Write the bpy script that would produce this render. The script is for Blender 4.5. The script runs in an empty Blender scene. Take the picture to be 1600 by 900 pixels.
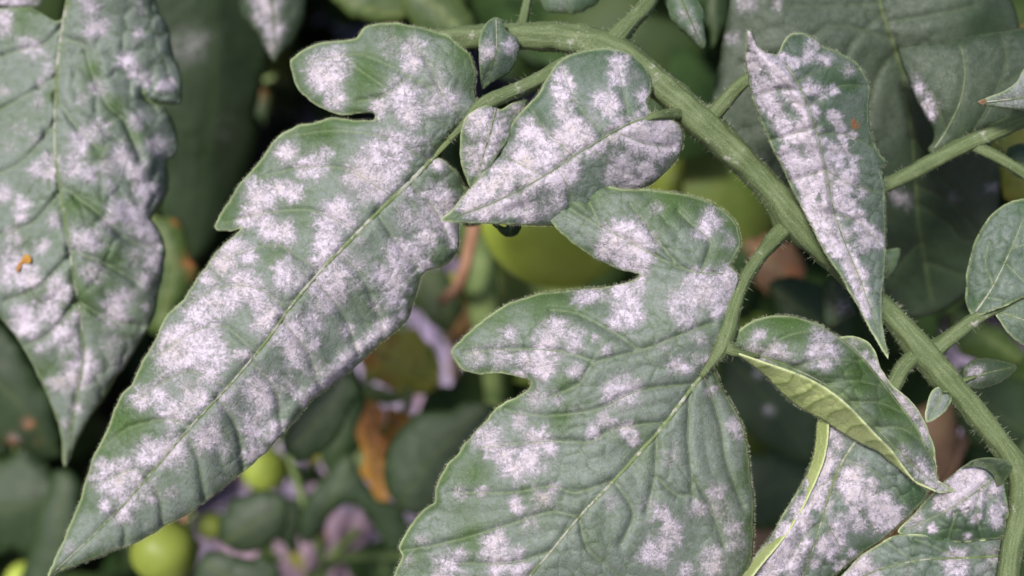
import bpy, math, random
import numpy as np
from mathutils import Vector, Matrix, kdtree
from mathutils.geometry import delaunay_2d_cdt

random.seed(7)
RNG = np.random.default_rng(7)
SC = bpy.context.scene
COL = SC.collection
R = math.radians

# ------------------------------------------------------------------ camera
CAM_H, PITCH, LENS = 0.78, 45.0, 35.0
cam = bpy.data.cameras.new('camera')
cam.lens = LENS; cam.sensor_width = 36
cam.clip_start = 0.01; cam.clip_end = 200
cam.dof.use_dof = True; cam.dof.focus_distance = 0.247; cam.dof.aperture_fstop = 6.3
camo = bpy.data.objects.new('camera', cam); COL.objects.link(camo)
camo.location = (0, 0, CAM_H); camo.rotation_euler = (R(90 - PITCH), 0, 0)
SC.camera = camo
CM = Matrix.Translation(camo.location) @ camo.rotation_euler.to_matrix().to_4x4()
CMN = np.array(CM)
FPX = LENS / 36 * 1600

# ------------------------------------------------------------------ light
w = bpy.data.worlds.new('World'); SC.world = w; w.use_nodes = True
nt = w.node_tree; nt.nodes.clear()
sky = nt.nodes.new('ShaderNodeTexSky'); sky.sky_type = 'NISHITA'; sky.sun_disc = False
SUN_EL, SUN_AZ = 57, 220          # sun behind and left of the camera, compass from +Y clockwise
sky.sun_elevation = R(SUN_EL); sky.sun_rotation = R(SUN_AZ)
sky.dust_density = 3.0; sky.air_density = 1.0
bg = nt.nodes.new('ShaderNodeBackground'); bg.inputs[1].default_value = 0.074
wo = nt.nodes.new('ShaderNodeOutputWorld')
nt.links.new(sky.outputs[0], bg.inputs[0]); nt.links.new(bg.outputs[0], wo.inputs[0])
sl = bpy.data.lights.new('sun', 'SUN'); sl.energy = 2.9; sl.angle = R(9); sl.color = (1, .955, .91)
so = bpy.data.objects.new('sun', sl); COL.objects.link(so)
sd = Vector((math.sin(R(SUN_AZ)) * math.cos(R(SUN_EL)), math.cos(R(SUN_AZ)) * math.cos(R(SUN_EL)), math.sin(R(SUN_EL))))
so.rotation_euler = (-sd).to_track_quat('-Z', 'Y').to_euler()
SC.view_settings.view_transform = 'Standard'; SC.view_settings.look = 'None'
SC.view_settings.exposure = 0.42; SC.view_settings.gamma = 1
SC.cycles.use_denoising = True
SC.cycles.max_bounces = 6

# ------------------------------------------------------------------ helpers
def W(u, v, z):
    """points of a fan of directions seen from the viewpoint, each at its own depth z (m) -> world"""
    u = np.asarray(u, float); v = np.asarray(v, float); z = np.asarray(z, float)
    p = np.stack([(u - 800) / FPX * z, (450 - v) / FPX * z, -z, np.ones_like(z * u)], -1)
    return (p @ CMN.T)[..., :3]

def catmull(P, closed, step):
    P = np.asarray(P, float); n = len(P); out = []
    rng_ = range(n) if closed else range(n - 1)
    for i in rng_:
        if closed: a, b, c, d = P[i - 1], P[i], P[(i + 1) % n], P[(i + 2) % n]
        else: a, b, c, d = P[max(i - 1, 0)], P[i], P[i + 1], P[min(i + 2, n - 1)]
        k = max(1, int(round(np.linalg.norm((c - b)[:2]) / step)))
        t = (np.arange(k) / k)[:, None]
        # centripetal-ish: damp tangents
        m1 = (c - a) * .42; m2 = (d - b) * .42
        L = np.linalg.norm((c - b)[:2]) + 1e-9
        for m in (m1, m2):
            l = np.linalg.norm(m[:2])
            if l > L: m *= L / l
        out.append((2*t**3-3*t**2+1)*b + (t**3-2*t**2+t)*m1 + (-2*t**3+3*t**2)*c + (t**3-t**2)*m2)
    out = np.concatenate(out)
    if not closed: out = np.vstack([out, P[-1]])
    return out

def hsh(i, j, s):
    x = np.sin(i * 127.1 + j * 311.7 + s * 74.7) * 43758.5453
    return x - np.floor(x)

def vnoise(x, y, s=0):
    xi = np.floor(x); yi = np.floor(y); fx = x - xi; fy = y - yi
    fx = fx*fx*(3-2*fx); fy = fy*fy*(3-2*fy)
    a = hsh(xi, yi, s); b = hsh(xi+1, yi, s); c = hsh(xi, yi+1, s); d = hsh(xi+1, yi+1, s)
    return (a*(1-fx)+b*fx)*(1-fy) + (c*(1-fx)+d*fx)*fy

def segdist(P, L, closed=False):
    """distance of every point to a polyline, and the arc length there"""
    A = L; B = np.roll(L, -1, 0)
    if not closed: A = L[:-1]; B = L[1:]
    best = np.full(len(P), 1e9)
    for k in range(0, len(A), 64):
        a = A[k:k+64][None]; b = B[k:k+64][None]
        ab = b - a; t = ((P[:, None] - a) * ab).sum(-1) / np.maximum((ab*ab).sum(-1), 1e-9)
        t = np.clip(t, 0, 1)
        q = a + ab * t[..., None]
        d = np.sqrt(((P[:, None] - q) ** 2).sum(-1)).min(1)
        best = np.minimum(best, d)
    return best

def inside(P, L):
    c = np.zeros(len(P), bool); n = len(L)
    for i in range(n):
        x1, y1 = L[i]; x2, y2 = L[(i+1) % n]
        if y1 == y2: continue
        m = ((P[:, 1] < y1) != (P[:, 1] < y2)) & (P[:, 0] < (x2-x1)*(P[:, 1]-y1)/(y2-y1)+x1)
        c ^= m
    return c

def sstep(a, b, x):
    t = np.clip((x-a)/(b-a), 0, 1); return t*t*(3-2*t)

def new_mesh(name, V, F, mat, parent=None, smooth=True, mats=None):
    me = bpy.data.meshes.new(name)
    me.from_pydata([tuple(x) for x in V], [], F)
    if smooth: me.polygons.foreach_set('use_smooth', [True]*len(me.polygons))
    for m in (mats or [mat]): me.materials.append(m)
    o = bpy.data.objects.new(name, me); COL.objects.link(o)
    if parent:
        o.parent = parent; o.matrix_parent_inverse = parent.matrix_basis.inverted()
    return o

def empty(name, loc, label, cat, group=None):
    o = bpy.data.objects.new(name, None); COL.objects.link(o); o.location = loc
    o.empty_display_size = .01
    o['label'] = label; o['category'] = cat
    if group: o['group'] = group
    return o

def tag(o, label=None, cat=None, group=None, kind=None):
    for k, v in (('label', label), ('category', cat), ('group', group), ('kind', kind)):
        if v: o[k] = v
    return o

# ------------------------------------------------------------------ materials
class NT:
    def __init__(s, name):
        s.m = bpy.data.materials.new(name); s.m.use_nodes = True
        s.t = s.m.node_tree; s.b = s.t.nodes['Principled BSDF']; s.out = s.t.nodes['Material Output']
    def n(s, kind, **kw):
        nd = s.t.nodes.new(kind)
        for k, v in kw.items():
            if k.startswith('i_'):
                key = k[2:]; key = int(key) if key.isdigit() else key
                s.set(nd.inputs[key], v)
            else: setattr(nd, k, v)
        return nd
    def set(s, sock, v):
        if isinstance(v, bpy.types.NodeSocket): s.t.links.new(v, sock)
        elif isinstance(v, tuple) and len(v) == 3 and sock.type == 'RGBA': sock.default_value = (*v, 1)
        else: sock.default_value = v
    def math(s, op, a, b=0.0, c=0.0, clamp=False):
        nd = s.n('ShaderNodeMath', operation=op, use_clamp=clamp)
        s.set(nd.inputs[0], a); s.set(nd.inputs[1], b); s.set(nd.inputs[2], c); return nd.outputs[0]
    def mix(s, f, a, b):
        nd = s.n('ShaderNodeMix', data_type='RGBA')
        s.set(nd.inputs['Factor'], f); s.set(nd.inputs[6], a); s.set(nd.inputs[7], b); return nd.outputs[2]
    def ramp(s, x, a, b):
        nd = s.n('ShaderNodeMapRange', interpolation_type='SMOOTHSTEP'); s.set(nd.inputs[0], x)
        nd.inputs[1].default_value = a; nd.inputs[2].default_value = b; return nd.outputs[0]
    def noise(s, vec, scale, detail=3, rough=.55, dist=0.0):
        nd = s.n('ShaderNodeTexNoise'); s.set(nd.inputs['Vector'], vec)
        nd.inputs['Scale'].default_value = scale; nd.inputs['Detail'].default_value = detail
        nd.inputs['Roughness'].default_value = rough; nd.inputs['Distortion'].default_value = dist
        return nd.outputs['Fac']

def leaf_material(name, green, green2, bloomc, moldc=(.82, .72, .85), veinc=(.30, .36, .12), edgec=(.52, .60, .33),
                  rough=.55, fine=1.0):
    g = NT(name)
    uv = g.n('ShaderNodeUVMap', uv_map='leafmap').outputs[0]
    at = g.n('ShaderNodeAttribute', attribute_name='marks'); at2 = g.n('ShaderNodeAttribute', attribute_name='marks2')
    sep = g.n('ShaderNodeSeparateColor'); g.set(sep.inputs[0], at.outputs['Color'])
    mold, bloom, vein = sep.outputs[0], sep.outputs[1], sep.outputs[2]; edge = at.outputs['Alpha']
    sep2 = g.n('ShaderNodeSeparateColor'); g.set(sep2.inputs[0], at2.outputs['Color'])
    tan, dark, rust = sep2.outputs[0], sep2.outputs[1], sep2.outputs[2]
    n1 = g.noise(uv, 1.6, 4); n2 = g.noise(uv, 9, 5, .65, .4); n3 = g.noise(uv, 25, 4, .68, .8); n4 = g.noise(uv, 60, 2, .6)
    base = g.mix(g.ramp(n1, .35, .65), green, green2)
    base = g.mix(g.ramp(n3, .55, .8), base, tuple(c*1.35 for c in green2))
    base = g.mix(g.math('MULTIPLY', g.ramp(dark, 0., 1.), .6), base, tuple(c*.62 for c in green))  # shade of the quilt creases put into the green
    # fine net of tiny veins
    vo = g.n('ShaderNodeTexVoronoi', feature='DISTANCE_TO_EDGE'); g.set(vo.inputs['Vector'], uv); vo.inputs['Scale'].default_value = 11
    net = g.math('SUBTRACT', 1.0, g.ramp(vo.outputs['Distance'], 0.0, .09))
    base = g.mix(g.math('MULTIPLY', net, .22), base, tuple(c*1.6 for c in green2))
    # thin grey bloom, patchy, weakened where creases carry painted shade
    bm = g.math('MULTIPLY', g.math('MULTIPLY', bloom, g.math('SUBTRACT', 1.0, g.math('MULTIPLY', dark, .55))), g.math('ADD', .58, g.math('MULTIPLY', g.ramp(g.math('ADD', g.math('MULTIPLY', n2, .6), g.math('MULTIPLY', n3, .4)), .36, .62), .58)), clamp=True)
    col = g.mix(bm, base, bloomc)
    # pinprick flecks of spores
    vf = g.n('ShaderNodeTexVoronoi'); g.set(vf.inputs['Vector'], uv); vf.inputs['Scale'].default_value = 26
    fl = g.math('MULTIPLY', g.math('SUBTRACT', 1.0, g.ramp(vf.outputs['Distance'], .06, .2)), g.ramp(vf.outputs['Color'], .72, .8))
    fl = g.math('MULTIPLY', fl, g.math('MULTIPLY', bloom, .45))
    col = g.mix(fl, col, moldc)
    # fluffy colonies
    n5 = g.noise(uv, 12, 5, .76, 1.1); n7 = g.noise(uv, 4.5, 3, .6)
    mold = g.math('MULTIPLY', mold, g.math('ADD', .62, g.math('MULTIPLY', g.ramp(n7, .3, .7), .55)), clamp=True)
    at3 = g.n('ShaderNodeAttribute', attribute_name='threads')
    vm_ = g.n('ShaderNodeVectorMath', operation='MULTIPLY'); g.set(vm_.inputs[0], at3.outputs['Vector']); vm_.inputs[1].default_value = (13, 13, 9)
    va_ = g.n('ShaderNodeVectorMath', operation='ADD'); g.set(va_.inputs[0], vm_.outputs[0]); cx_ = g.n('ShaderNodeCombineXYZ'); g.set(cx_.inputs[2], g.math('MULTIPLY', at3.outputs['Alpha'], 60)); g.set(va_.inputs[1], cx_.outputs[0])
    n6 = g.noise(va_.outputs[0], 1.0, 3, .6, .5)
    fuzz = g.math('ADD', g.math('ADD', g.math('MULTIPLY', g.ramp(n5, .34, .66), .52), g.math('MULTIPLY', g.ramp(n6, .30, .70), .24)), g.math('MULTIPLY', g.ramp(n3, .38, .62), .24))
    sq = g.math('POWER', mold, .6)
    d = g.math('ADD', g.math('MULTIPLY', mold, 1.12), g.math('MULTIPLY', g.math('SUBTRACT', fuzz, .52), g.math('MULTIPLY', sq, 1.25)))
    mk = g.math('MULTIPLY', g.ramp(d, 0.0, 1.04), .97)
    mcol = g.mix(g.math('MULTIPLY', tan, g.ramp(n5, .3, .7)), moldc, (.58, .50, .37))
    mcol = g.mix(g.math('MULTIPLY', g.math('SUBTRACT', 1.0, fuzz), .45), mcol, (.50, .47, .52))
    speck = g.math('MULTIPLY', g.ramp(n4, .56, .70), g.ramp(mold, .4, .9))
    mcol = g.mix(g.math('MULTIPLY', speck, .5), mcol, (.24, .25, .20))
    col = g.mix(mk, col, mcol)
    col = g.mix(g.math('MULTIPLY', vein, g.math('ADD', .35, g.math('MULTIPLY', n2, .9)), clamp=True), col, veinc)
    col = g.mix(g.math('MULTIPLY', edge, .8), col, edgec)
    col = g.mix(g.math('MULTIPLY', rust, g.math('ADD', .45, g.ramp(n2, .35, .6)), clamp=True), col, (.36, .13, .045))
    g.set(g.b.inputs['Base Color'], col)
    rr = g.math('ADD', rough, g.math('MULTIPLY', mk, .35), clamp=True)
    g.set(g.b.inputs['Roughness'], rr)
    g.b.inputs['Specular IOR Level'].default_value = .35
    h = g.math('ADD', g.math('ADD', g.math('MULTIPLY', n3, .35), g.math('MULTIPLY', g.math('MULTIPLY', fuzz, mk), .8)), g.math('MULTIPLY', g.math('MULTIPLY', n4, mk), .9))
    h = g.math('ADD', h, g.math('MULTIPLY', mk, .5))
    h = g.math('ADD', h, g.math('MULTIPLY', n2, .5)); h = g.math('SUBTRACT', h, g.math('MULTIPLY', net, .25))
    bp = g.n('ShaderNodeBump'); g.set(bp.inputs['Height'], h); bp.inputs['Strength'].default_value = .7 * fine
    bp.inputs['Distance'].default_value = .00035
    g.set(g.b.inputs['Normal'], bp.outputs[0])
    return g.m

def plain_material(name, c1, c2, scale=60, rough=.6, bump=.3, dist=.0004, spec=.3, c3=None, detail=4):
    g = NT(name)
    tc = g.n('ShaderNodeTexCoord').outputs['Object']
    n1 = g.noise(tc, scale, detail, .6, .3); n2 = g.noise(tc, scale*6, 3)
    col = g.mix(g.ramp(n1, .35, .65), c1, c2)
    if c3: col = g.mix(g.ramp(g.noise(tc, scale*.35, 3), .52, .66), col, c3)
    g.set(g.b.inputs['Base Color'], col); g.b.inputs['Roughness'].default_value = rough
    g.b.inputs['Specular IOR Level'].default_value = spec
    bp = g.n('ShaderNodeBump'); g.set(bp.inputs['Height'], g.math('ADD', n1, g.math('MULTIPLY', n2, .5)))
    bp.inputs['Strength'].default_value = bump; bp.inputs['Distance'].default_value = dist
    g.set(g.b.inputs['Normal'], bp.outputs[0]); return g.m

def stem_material(name, c1, c2, dust=.25, lo=.32, hi=.48):
    g = NT(name)
    tc = g.n('ShaderNodeTexCoord').outputs['Object']
    uv = g.n('ShaderNodeUVMap', uv_map='leafmap').outputs[0]
    mp = g.n('ShaderNodeMapping'); g.set(mp.inputs[0], uv); mp.inputs['Scale'].default_value = (2.0, 26, 1)
    n1 = g.noise(mp.outputs[0], 1.0, 3, .6); n2 = g.noise(tc, 500, 4, .7); n3 = g.noise(tc, 2200, 3, .7); n4 = g.noise(tc, 90, 3)
    col = g.mix(g.ramp(n1, .35, .7), c1, c2)
    col = g.mix(g.math('MULTIPLY', g.ramp(n3, .5, .75), dust), col, (.52, .55, .40))
    col = g.mix(g.math('MULTIPLY', g.ramp(g.math('MULTIPLY', n4, n2), lo, hi), .6), col, (.62, .58, .58))
    g.set(g.b.inputs['Base Color'], col); g.b.inputs['Roughness'].default_value = .6
    g.b.inputs['Specular IOR Level'].default_value = .3
    bp = g.n('ShaderNodeBump'); g.set(bp.inputs['Height'], g.math('ADD', g.math('MULTIPLY', n1, 1.), g.math('MULTIPLY', n3, .5)))
    bp.inputs['Strength'].default_value = .6; bp.inputs['Distance'].default_value = .0004
    g.set(g.b.inputs['Normal'], bp.outputs[0]); return g.m

M = {}
M['leaf'] = leaf_material('mildewed_leaf_upper', (.046, .094, .019), (.064, .122, .028), (.200, .234, .208), veinc=(.17, .23, .10))
M['leaf_blue'] = leaf_material('mildewed_leaf_blueish', (.036, .080, .028), (.048, .102, .036), (.182, .218, .194), veinc=(.16, .22, .10))
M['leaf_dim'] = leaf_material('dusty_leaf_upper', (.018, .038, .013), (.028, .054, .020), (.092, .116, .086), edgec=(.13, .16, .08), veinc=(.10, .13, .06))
M['leaf_back'] = leaf_material('shaded_leaf', (.014, .034, .008), (.024, .050, .014), (.065, .085, .055), edgec=(.06, .09, .03), fine=.4, veinc=(.06, .09, .03))  # shade of the plant depth put into darker greens and bloom
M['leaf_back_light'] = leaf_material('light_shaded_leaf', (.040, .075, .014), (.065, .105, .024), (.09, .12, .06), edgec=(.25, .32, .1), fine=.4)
M['under'] = leaf_material('leaf_underside', (.34, .41, .15), (.42, .48, .20), (.55, .60, .36), veinc=(.20, .27, .08), edgec=(.62, .68, .38), rough=.6)
M['under_plain'] = plain_material('leaf_underside_plain', (.16, .23, .10), (.20, .27, .13), 300)
M['yellow'] = leaf_material('yellowed_leaf', (.38, .36, .06), (.22, .30, .05), (.42, .32, .12), veinc=(.45, .40, .15), edgec=(.5, .4, .15), fine=.4)
M['orange'] = leaf_material('dead_orange_leaf', (.36, .16, .025), (.50, .27, .04), (.26, .10, .04), veinc=(.4, .2, .1), edgec=(.5, .25, .05), fine=.4)
M['brownleaf'] = leaf_material('dried_brown_leaf', (.10, .055, .028), (.16, .09, .05), (.20, .125, .085), veinc=(.3, .2, .1), edgec=(.3, .2, .1), fine=.4)
M['bright'] = plain_material('bright_lime_leaf', (.50, .66, .06), (.60, .70, .12), 80)
M['stem'] = stem_material('hairy_green_stem', (.095, .135, .052), (.155, .200, .088))
M['vein'] = stem_material('pale_leaf_vein', (.150, .205, .075), (.22, .28, .12), .35, .22, .30)
M['vein_dim'] = plain_material('dull_leaf_vein', (.07, .10, .035), (.11, .14, .06), 300)
M['stem_back'] = plain_material('shaded_green_stem', (.13, .19, .06), (.19, .25, .09), 120)
M['twig'] = plain_material('dry_brown_stem', (.30, .15, .09), (.42, .24, .15), 120, .75)
M['hair'] = plain_material('pale_plant_hair', (.50, .52, .36), (.60, .60, .46), 100, .5, 0)
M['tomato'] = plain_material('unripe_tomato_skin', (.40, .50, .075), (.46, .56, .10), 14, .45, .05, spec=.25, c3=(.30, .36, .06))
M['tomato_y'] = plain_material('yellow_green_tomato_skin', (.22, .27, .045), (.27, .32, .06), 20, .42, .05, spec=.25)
M['tomato_dim'] = plain_material('shaded_tomato_skin', (.15, .19, .03), (.19, .23, .045), 14, .5, .05, spec=.2)  # darker copy of the tomato skin, shade put into its colour
M['calyx'] = plain_material('tomato_calyx', (.10, .17, .04), (.15, .22, .06), 100)

VM = {}
M['sv_leaf'] = plain_material('dusted_side_vein', (.12, .17, .08), (.24, .28, .19), 500)
M['sv_dim'] = plain_material('dull_side_vein', (.06, .085, .035), (.10, .12, .07), 500)
for k_ in ('leaf', 'leaf_blue'): VM[M[k_].name] = 'sv_leaf'
for k_ in ('leaf_dim', 'leaf_back', 'leaf_back_light'): VM[M[k_].name] = 'sv_dim'
# ------------------------------------------------------------------ leaf builder
class Leaf:
    def __init__(s, pts, z, ctrl=(), mid=None, veins=(), vfold=0, quilt=.35, cell=30, curl=.8, rough=.6, seed=1, ridges=(),
                 step=3.0, groove=.35):
        s.L = catmull(pts, True, step)
        d = np.roll(s.L, -1, 0) - np.roll(s.L, 1, 0); nn = np.stack([-d[:, 1], d[:, 0]], 1)
        nn /= np.linalg.norm(nn, axis=1)[:, None] + 1e-9
        k = np.arange(len(s.L)) * step
        s.L = s.L + nn * ((vnoise(k/22, k*0+seed) - .5) * 3.2 * rough + (vnoise(k/8, k*0+seed+9) - .5) * 1.4 * rough)[:, None]
        s.z = z; s.step = step; s.vfold = vfold; s.quilt = quilt; s.cell = cell; s.curl = curl; s.seed = seed; s.groove = groove
        s.mid = catmull(mid, False, 8) if mid else None
        s.veins = [catmull(v, False, 8) for v in veins]
        s.ridges = [(catmull(r[0], False, 8), r[1], r[2]) for r in ridges]
        s.C = np.array(ctrl, float).reshape(-1, 3)
        if len(s.C) >= 3:
            P = s.C[:, :2] / 100; n = len(P)
            K = s.phi(np.linalg.norm(P[:, None] - P[None], axis=-1)) + np.eye(n) * .02
            Q = np.hstack([np.ones((n, 1)), P]); A = np.block([[K, Q], [Q.T, np.zeros((3, 3))]])
            s.w = np.linalg.lstsq(A, np.concatenate([s.C[:, 2], [0, 0, 0]]), rcond=None)[0]
        # quilting cells
        lo = s.L.min(0) - 20; hi = s.L.max(0) + 20
        rr = np.random.default_rng(seed)
        gx, gy = np.meshgrid(np.arange(lo[0], hi[0], cell), np.arange(lo[1], hi[1], cell * .8))
        c = np.stack([gx.ravel(), gy.ravel()], 1); c += rr.uniform(-.42, .42, c.shape) * cell
        s.kd = kdtree.KDTree(len(c))
        for i, p in enumerate(c): s.kd.insert((p[0], p[1], 0), i)
        s.kd.balance()
    @staticmethod
    def phi(r): return np.where(r > 1e-6, r*r*np.log(np.maximum(r, 1e-6)), 0)
    def at(s, P, ed=None, full=False):
        P = np.asarray(P, float).reshape(-1, 2)
        z = np.zeros(len(P))
        if len(s.C) >= 3:
            Q = P / 100; K = s.phi(np.linalg.norm(Q[:, None] - s.C[None, :, :2] / 100, axis=-1))
            n = len(s.C); z += K @ s.w[:n] + s.w[n] + Q @ s.w[n+1:]
        elif len(s.C): z += s.C[0, 2]
        vmask = np.zeros(len(P)); dm = None
        if s.mid is not None:
            dm = segdist(P, s.mid); z += s.vfold * (np.sqrt(dm*dm + 60) / 100)
            z += s.groove * 1.4 * np.exp(-(dm / 7) ** 2)
            vmask = np.maximum(vmask, np.exp(-(dm / 3.2) ** 2))
        near = np.full(len(P), 1e9)
        for v in s.veins:
            dv = segdist(P, v); near = np.minimum(near, dv)
            vmask = np.maximum(vmask, .75 * np.exp(-(dv / 2.2) ** 2))
        if s.veins:
            z += s.groove * (1.3 * np.exp(-(near / 5) ** 2) - .9 * np.exp(-((near - 16) / 12) ** 2))
        for (l, a, wd) in s.ridges:
            dr = segdist(P, l); z -= a * np.exp(-(dr / wd) ** 2)
        q = np.zeros(len(P)); dark = q
        if s.quilt > 0:
            wx = P[:, 0] + (vnoise(P[:, 0]/14, P[:, 1]/14, s.seed) - .5) * 9
            wy = P[:, 1] + (vnoise(P[:, 0]/14, P[:, 1]/14, s.seed + 5) - .5) * 9
            for i in range(len(P)):
                r = s.kd.find_n((wx[i], wy[i], 0), 2); q[i] = r[1][2] - r[0][2]
            mod = .25 + .95 * sstep(.35, .7, vnoise(P[:, 0]/75, P[:, 1]/75, s.seed + 3))
            bul = 1 - np.exp(-(q / (s.cell * .26)) ** 1.3)
            z -= s.quilt * bul * mod
            dark = (1 - sstep(0, 3.2, q)) * mod * min(1, s.quilt * 2)  # crease mask for the shade painted into the blade colour
        if ed is None: ed = segdist(P, s.L, True)
        z += s.curl * np.exp(-ed / 13) * (.4 + 1.2 * vnoise(P[:, 0]/60, P[:, 1]/60, s.seed + 8))
        z += (vnoise(P[:, 0]/55, P[:, 1]/55, s.seed + 11) - .5) * 1.4
        z += (vnoise(P[:, 0]/18, P[:, 1]/18, s.seed + 12) - .5) * .35
        z = s.z + z / 1000
        return (z, vmask, dark, ed) if full else z

def make_leaf(name, lf, parent, mat, spots=(), bloom=.55, clean=(), rim=22, tans=(), label=None, midw=2.6, veinw=1.1,
              thick=.00028, vein_mat='vein', under='under_plain', midrib=True, edge=1.0, veinmark=.6, fan=None, haze=(), rust=(), mgain=1.0, sv='mat'):
    if sv == 'mat': sv = VM.get(mat.name)
    st = lf.step; L = lf.L
    lo = L.min(0); hi = L.max(0)
    gx, gy = np.meshgrid(np.arange(lo[0], hi[0], st), np.arange(lo[1], hi[1], st * .866))
    gx = gx + (np.arange(gx.shape[0]) % 2)[:, None] * st / 2
    G = np.stack([gx.ravel(), gy.ravel()], 1); G += RNG.uniform(-.12, .12, G.shape) * st
    G = G[inside(G, L)]
    ed = segdist(G, L, True); k = ed > st * .62; G = G[k]; ed = ed[k]
    nb = len(L)
    P = np.vstack([L, G])
    res = delaunay_2d_cdt([Vector(p) for p in P], [(i, (i+1) % nb) for i in range(nb)], [], 1, 1e-4)
    V2 = np.array([tuple(v) for v in res[0]]); F = [tuple(f) for f in res[2]]
    edd = segdist(V2, L, True)
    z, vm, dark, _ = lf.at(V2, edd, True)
    V3 = W(V2[:, 0], V2[:, 1], z)
    # colonies
    mold = np.zeros(len(V2)); tan = np.zeros(len(V2)); best = np.zeros(len(V2)); rad3 = np.zeros((len(V2), 4)) + .5
    for i, sp in enumerate(spots):
        u, v, r = sp[:3]; a = sp[3] if len(sp) > 3 else .92
        d = V2 - (u, v); rr = np.hypot(d[:, 0], d[:, 1]); m = rr < r * 1.9
        if not m.any(): continue
        an = np.arctan2(d[m, 1], d[m, 0]); rm = rr[m]
        ca = np.cos(an) * 2.2; sa = np.sin(an) * 2.2
        lobes = vnoise(ca + i, sa + i * 3, 4); rays = vnoise(ca * 3.6 + i, sa * 3.6, 6)
        Rr = r * (.54 + .60 * lobes + .30 * rays) * (.85 + .3 * hsh(u, v, 5))
        t = 1 - sstep(.05, 1.45, rm / Rr)
        t *= a * (.78 + .44 * vnoise(ca * 5, sa * 5 + rm / 9, i)) 
        bb = 1 - rm / (r * 1.9); k_ = bb > best[m]; ii = np.flatnonzero(m)[k_]; best[ii] = bb[k_]
        rad3[ii] = np.stack([.5 + .5 * np.cos(an[k_]), .5 + .5 * np.sin(an[k_]), rm[k_] / 100, an[k_] * 0 + hsh(u, v, 8)], 1)
        t = np.clip(t, 0, .97); mold[m] = np.maximum(mold[m], t) + .45 * np.minimum(mold[m], t) * (1 - np.maximum(mold[m], t))
        if hsh(u, v, 3) > .55: tan[m] = np.maximum(tan[m], np.exp(-(rm / (r * .45)) ** 2) * .55)
    for (u, v, r, a) in tans:
        d = np.hypot(V2[:, 0]-u, V2[:, 1]-v); tan = np.maximum(tan, a * np.exp(-(d / r) ** 2))
    halo = np.zeros(len(V2))
    for sp in spots:
        a_ = sp[3] if len(sp) > 3 else .92
        halo = np.maximum(halo, min(1, a_ * 1.1) * np.exp(-(np.hypot(V2[:, 0]-sp[0], V2[:, 1]-sp[1]) / (sp[2] * 1.5)) ** 2))
    mold = np.clip(mold * mgain, 0, 1)
    mold *= sstep(-2, 5, edd) * .35 + .65
    bl = np.full(len(V2), bloom) * (.25 + .75 * sstep(2, rim, edd + 10 * (vnoise(V2[:, 0]/25, V2[:, 1]/25, lf.seed) - .5)))
    bl *= .75 + .5 * vnoise(V2[:, 0]/45, V2[:, 1]/45, lf.seed + 2)
    for (u, v, r, a) in haze:
        d = np.hypot(V2[:, 0]-u, V2[:, 1]-v); bl = np.maximum(bl, a * np.exp(-(d / r) ** 2))
    for c in clean:
        u, v, r = c[:3]; a = c[3] if len(c) > 3 else .9
        d = np.hypot(V2[:, 0]-u, V2[:, 1]-v); bl *= 1 - a * np.exp(-(d / r) ** 2)
    bl = np.maximum(bl, halo * .8)
    e = np.exp(-(edd / 2.3) ** 2) * edge
    vmm = vm * veinmark
    ru = np.zeros(len(V2))
    for (u, v, r, a) in rust:
        d = np.hypot(V2[:, 0]-u, V2[:, 1]-v) / r + (vnoise(V2[:, 0]/4, V2[:, 1]/4, 3) - .5) * .5; ru = np.maximum(ru, a * np.exp(-np.maximum(d, 0) ** 2 * 1.3))
    o = new_mesh(name, V3, F, mat, parent, mats=[mat, M[under]])
    me = o.data
    uvl = me.uv_layers.new(name='leafmap')
    idx = np.empty(len(me.loops), np.int32); me.loops.foreach_get('vertex_index', idx)
    uvl.data.foreach_set('uv', (V2[idx] / 100 + lf.seed * 3.1).astype(np.float32).ravel())
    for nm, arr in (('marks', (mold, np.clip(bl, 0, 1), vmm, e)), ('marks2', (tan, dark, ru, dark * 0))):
        ca = me.color_attributes.new(nm, 'FLOAT_COLOR', 'POINT')
        ca.data.foreach_set('color', np.stack(arr, 1).astype(np.float32).ravel())
    ca = me.color_attributes.new('threads', 'FLOAT_COLOR', 'POINT'); ca.data.foreach_set('color', rad3.astype(np.float32).ravel())
    # face the camera, then give the blade its thickness towards the back
    n = me.polygons[0].normal; c = Vector(V3[F[0][0]]) - camo.location
    if n.dot(c) > 0: me.flip_normals()
    md = o.modifiers.new('thickness', 'SOLIDIFY'); md.thickness = thick; md.offset = -1; md.material_offset = 1; md.material_offset_rim = 0
    if label: o['label'] = label
    if midrib and lf.mid is not None and midw > 0:
        k = catmull(lf.mid[::3], False, 6); zz = lf.at(k) - .00012
        rad = midw * (.2 + .8 * (1 - np.linspace(0, 1, len(k))) ** 1.5)
        tube('midrib', np.column_stack([k, zz]), rad, M[vein_mat], o, 8, flat=.35)
    if veinw > 0:
        for v in lf.veins:
            zz = lf.at(v) - .00003
            tube('side_vein', np.column_stack([v, zz]), np.linspace(veinw, veinw*.3, len(v)), M[vein_mat if sv is None else sv], o, 6, flat=.6)
    if fan: pass
    return o

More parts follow.
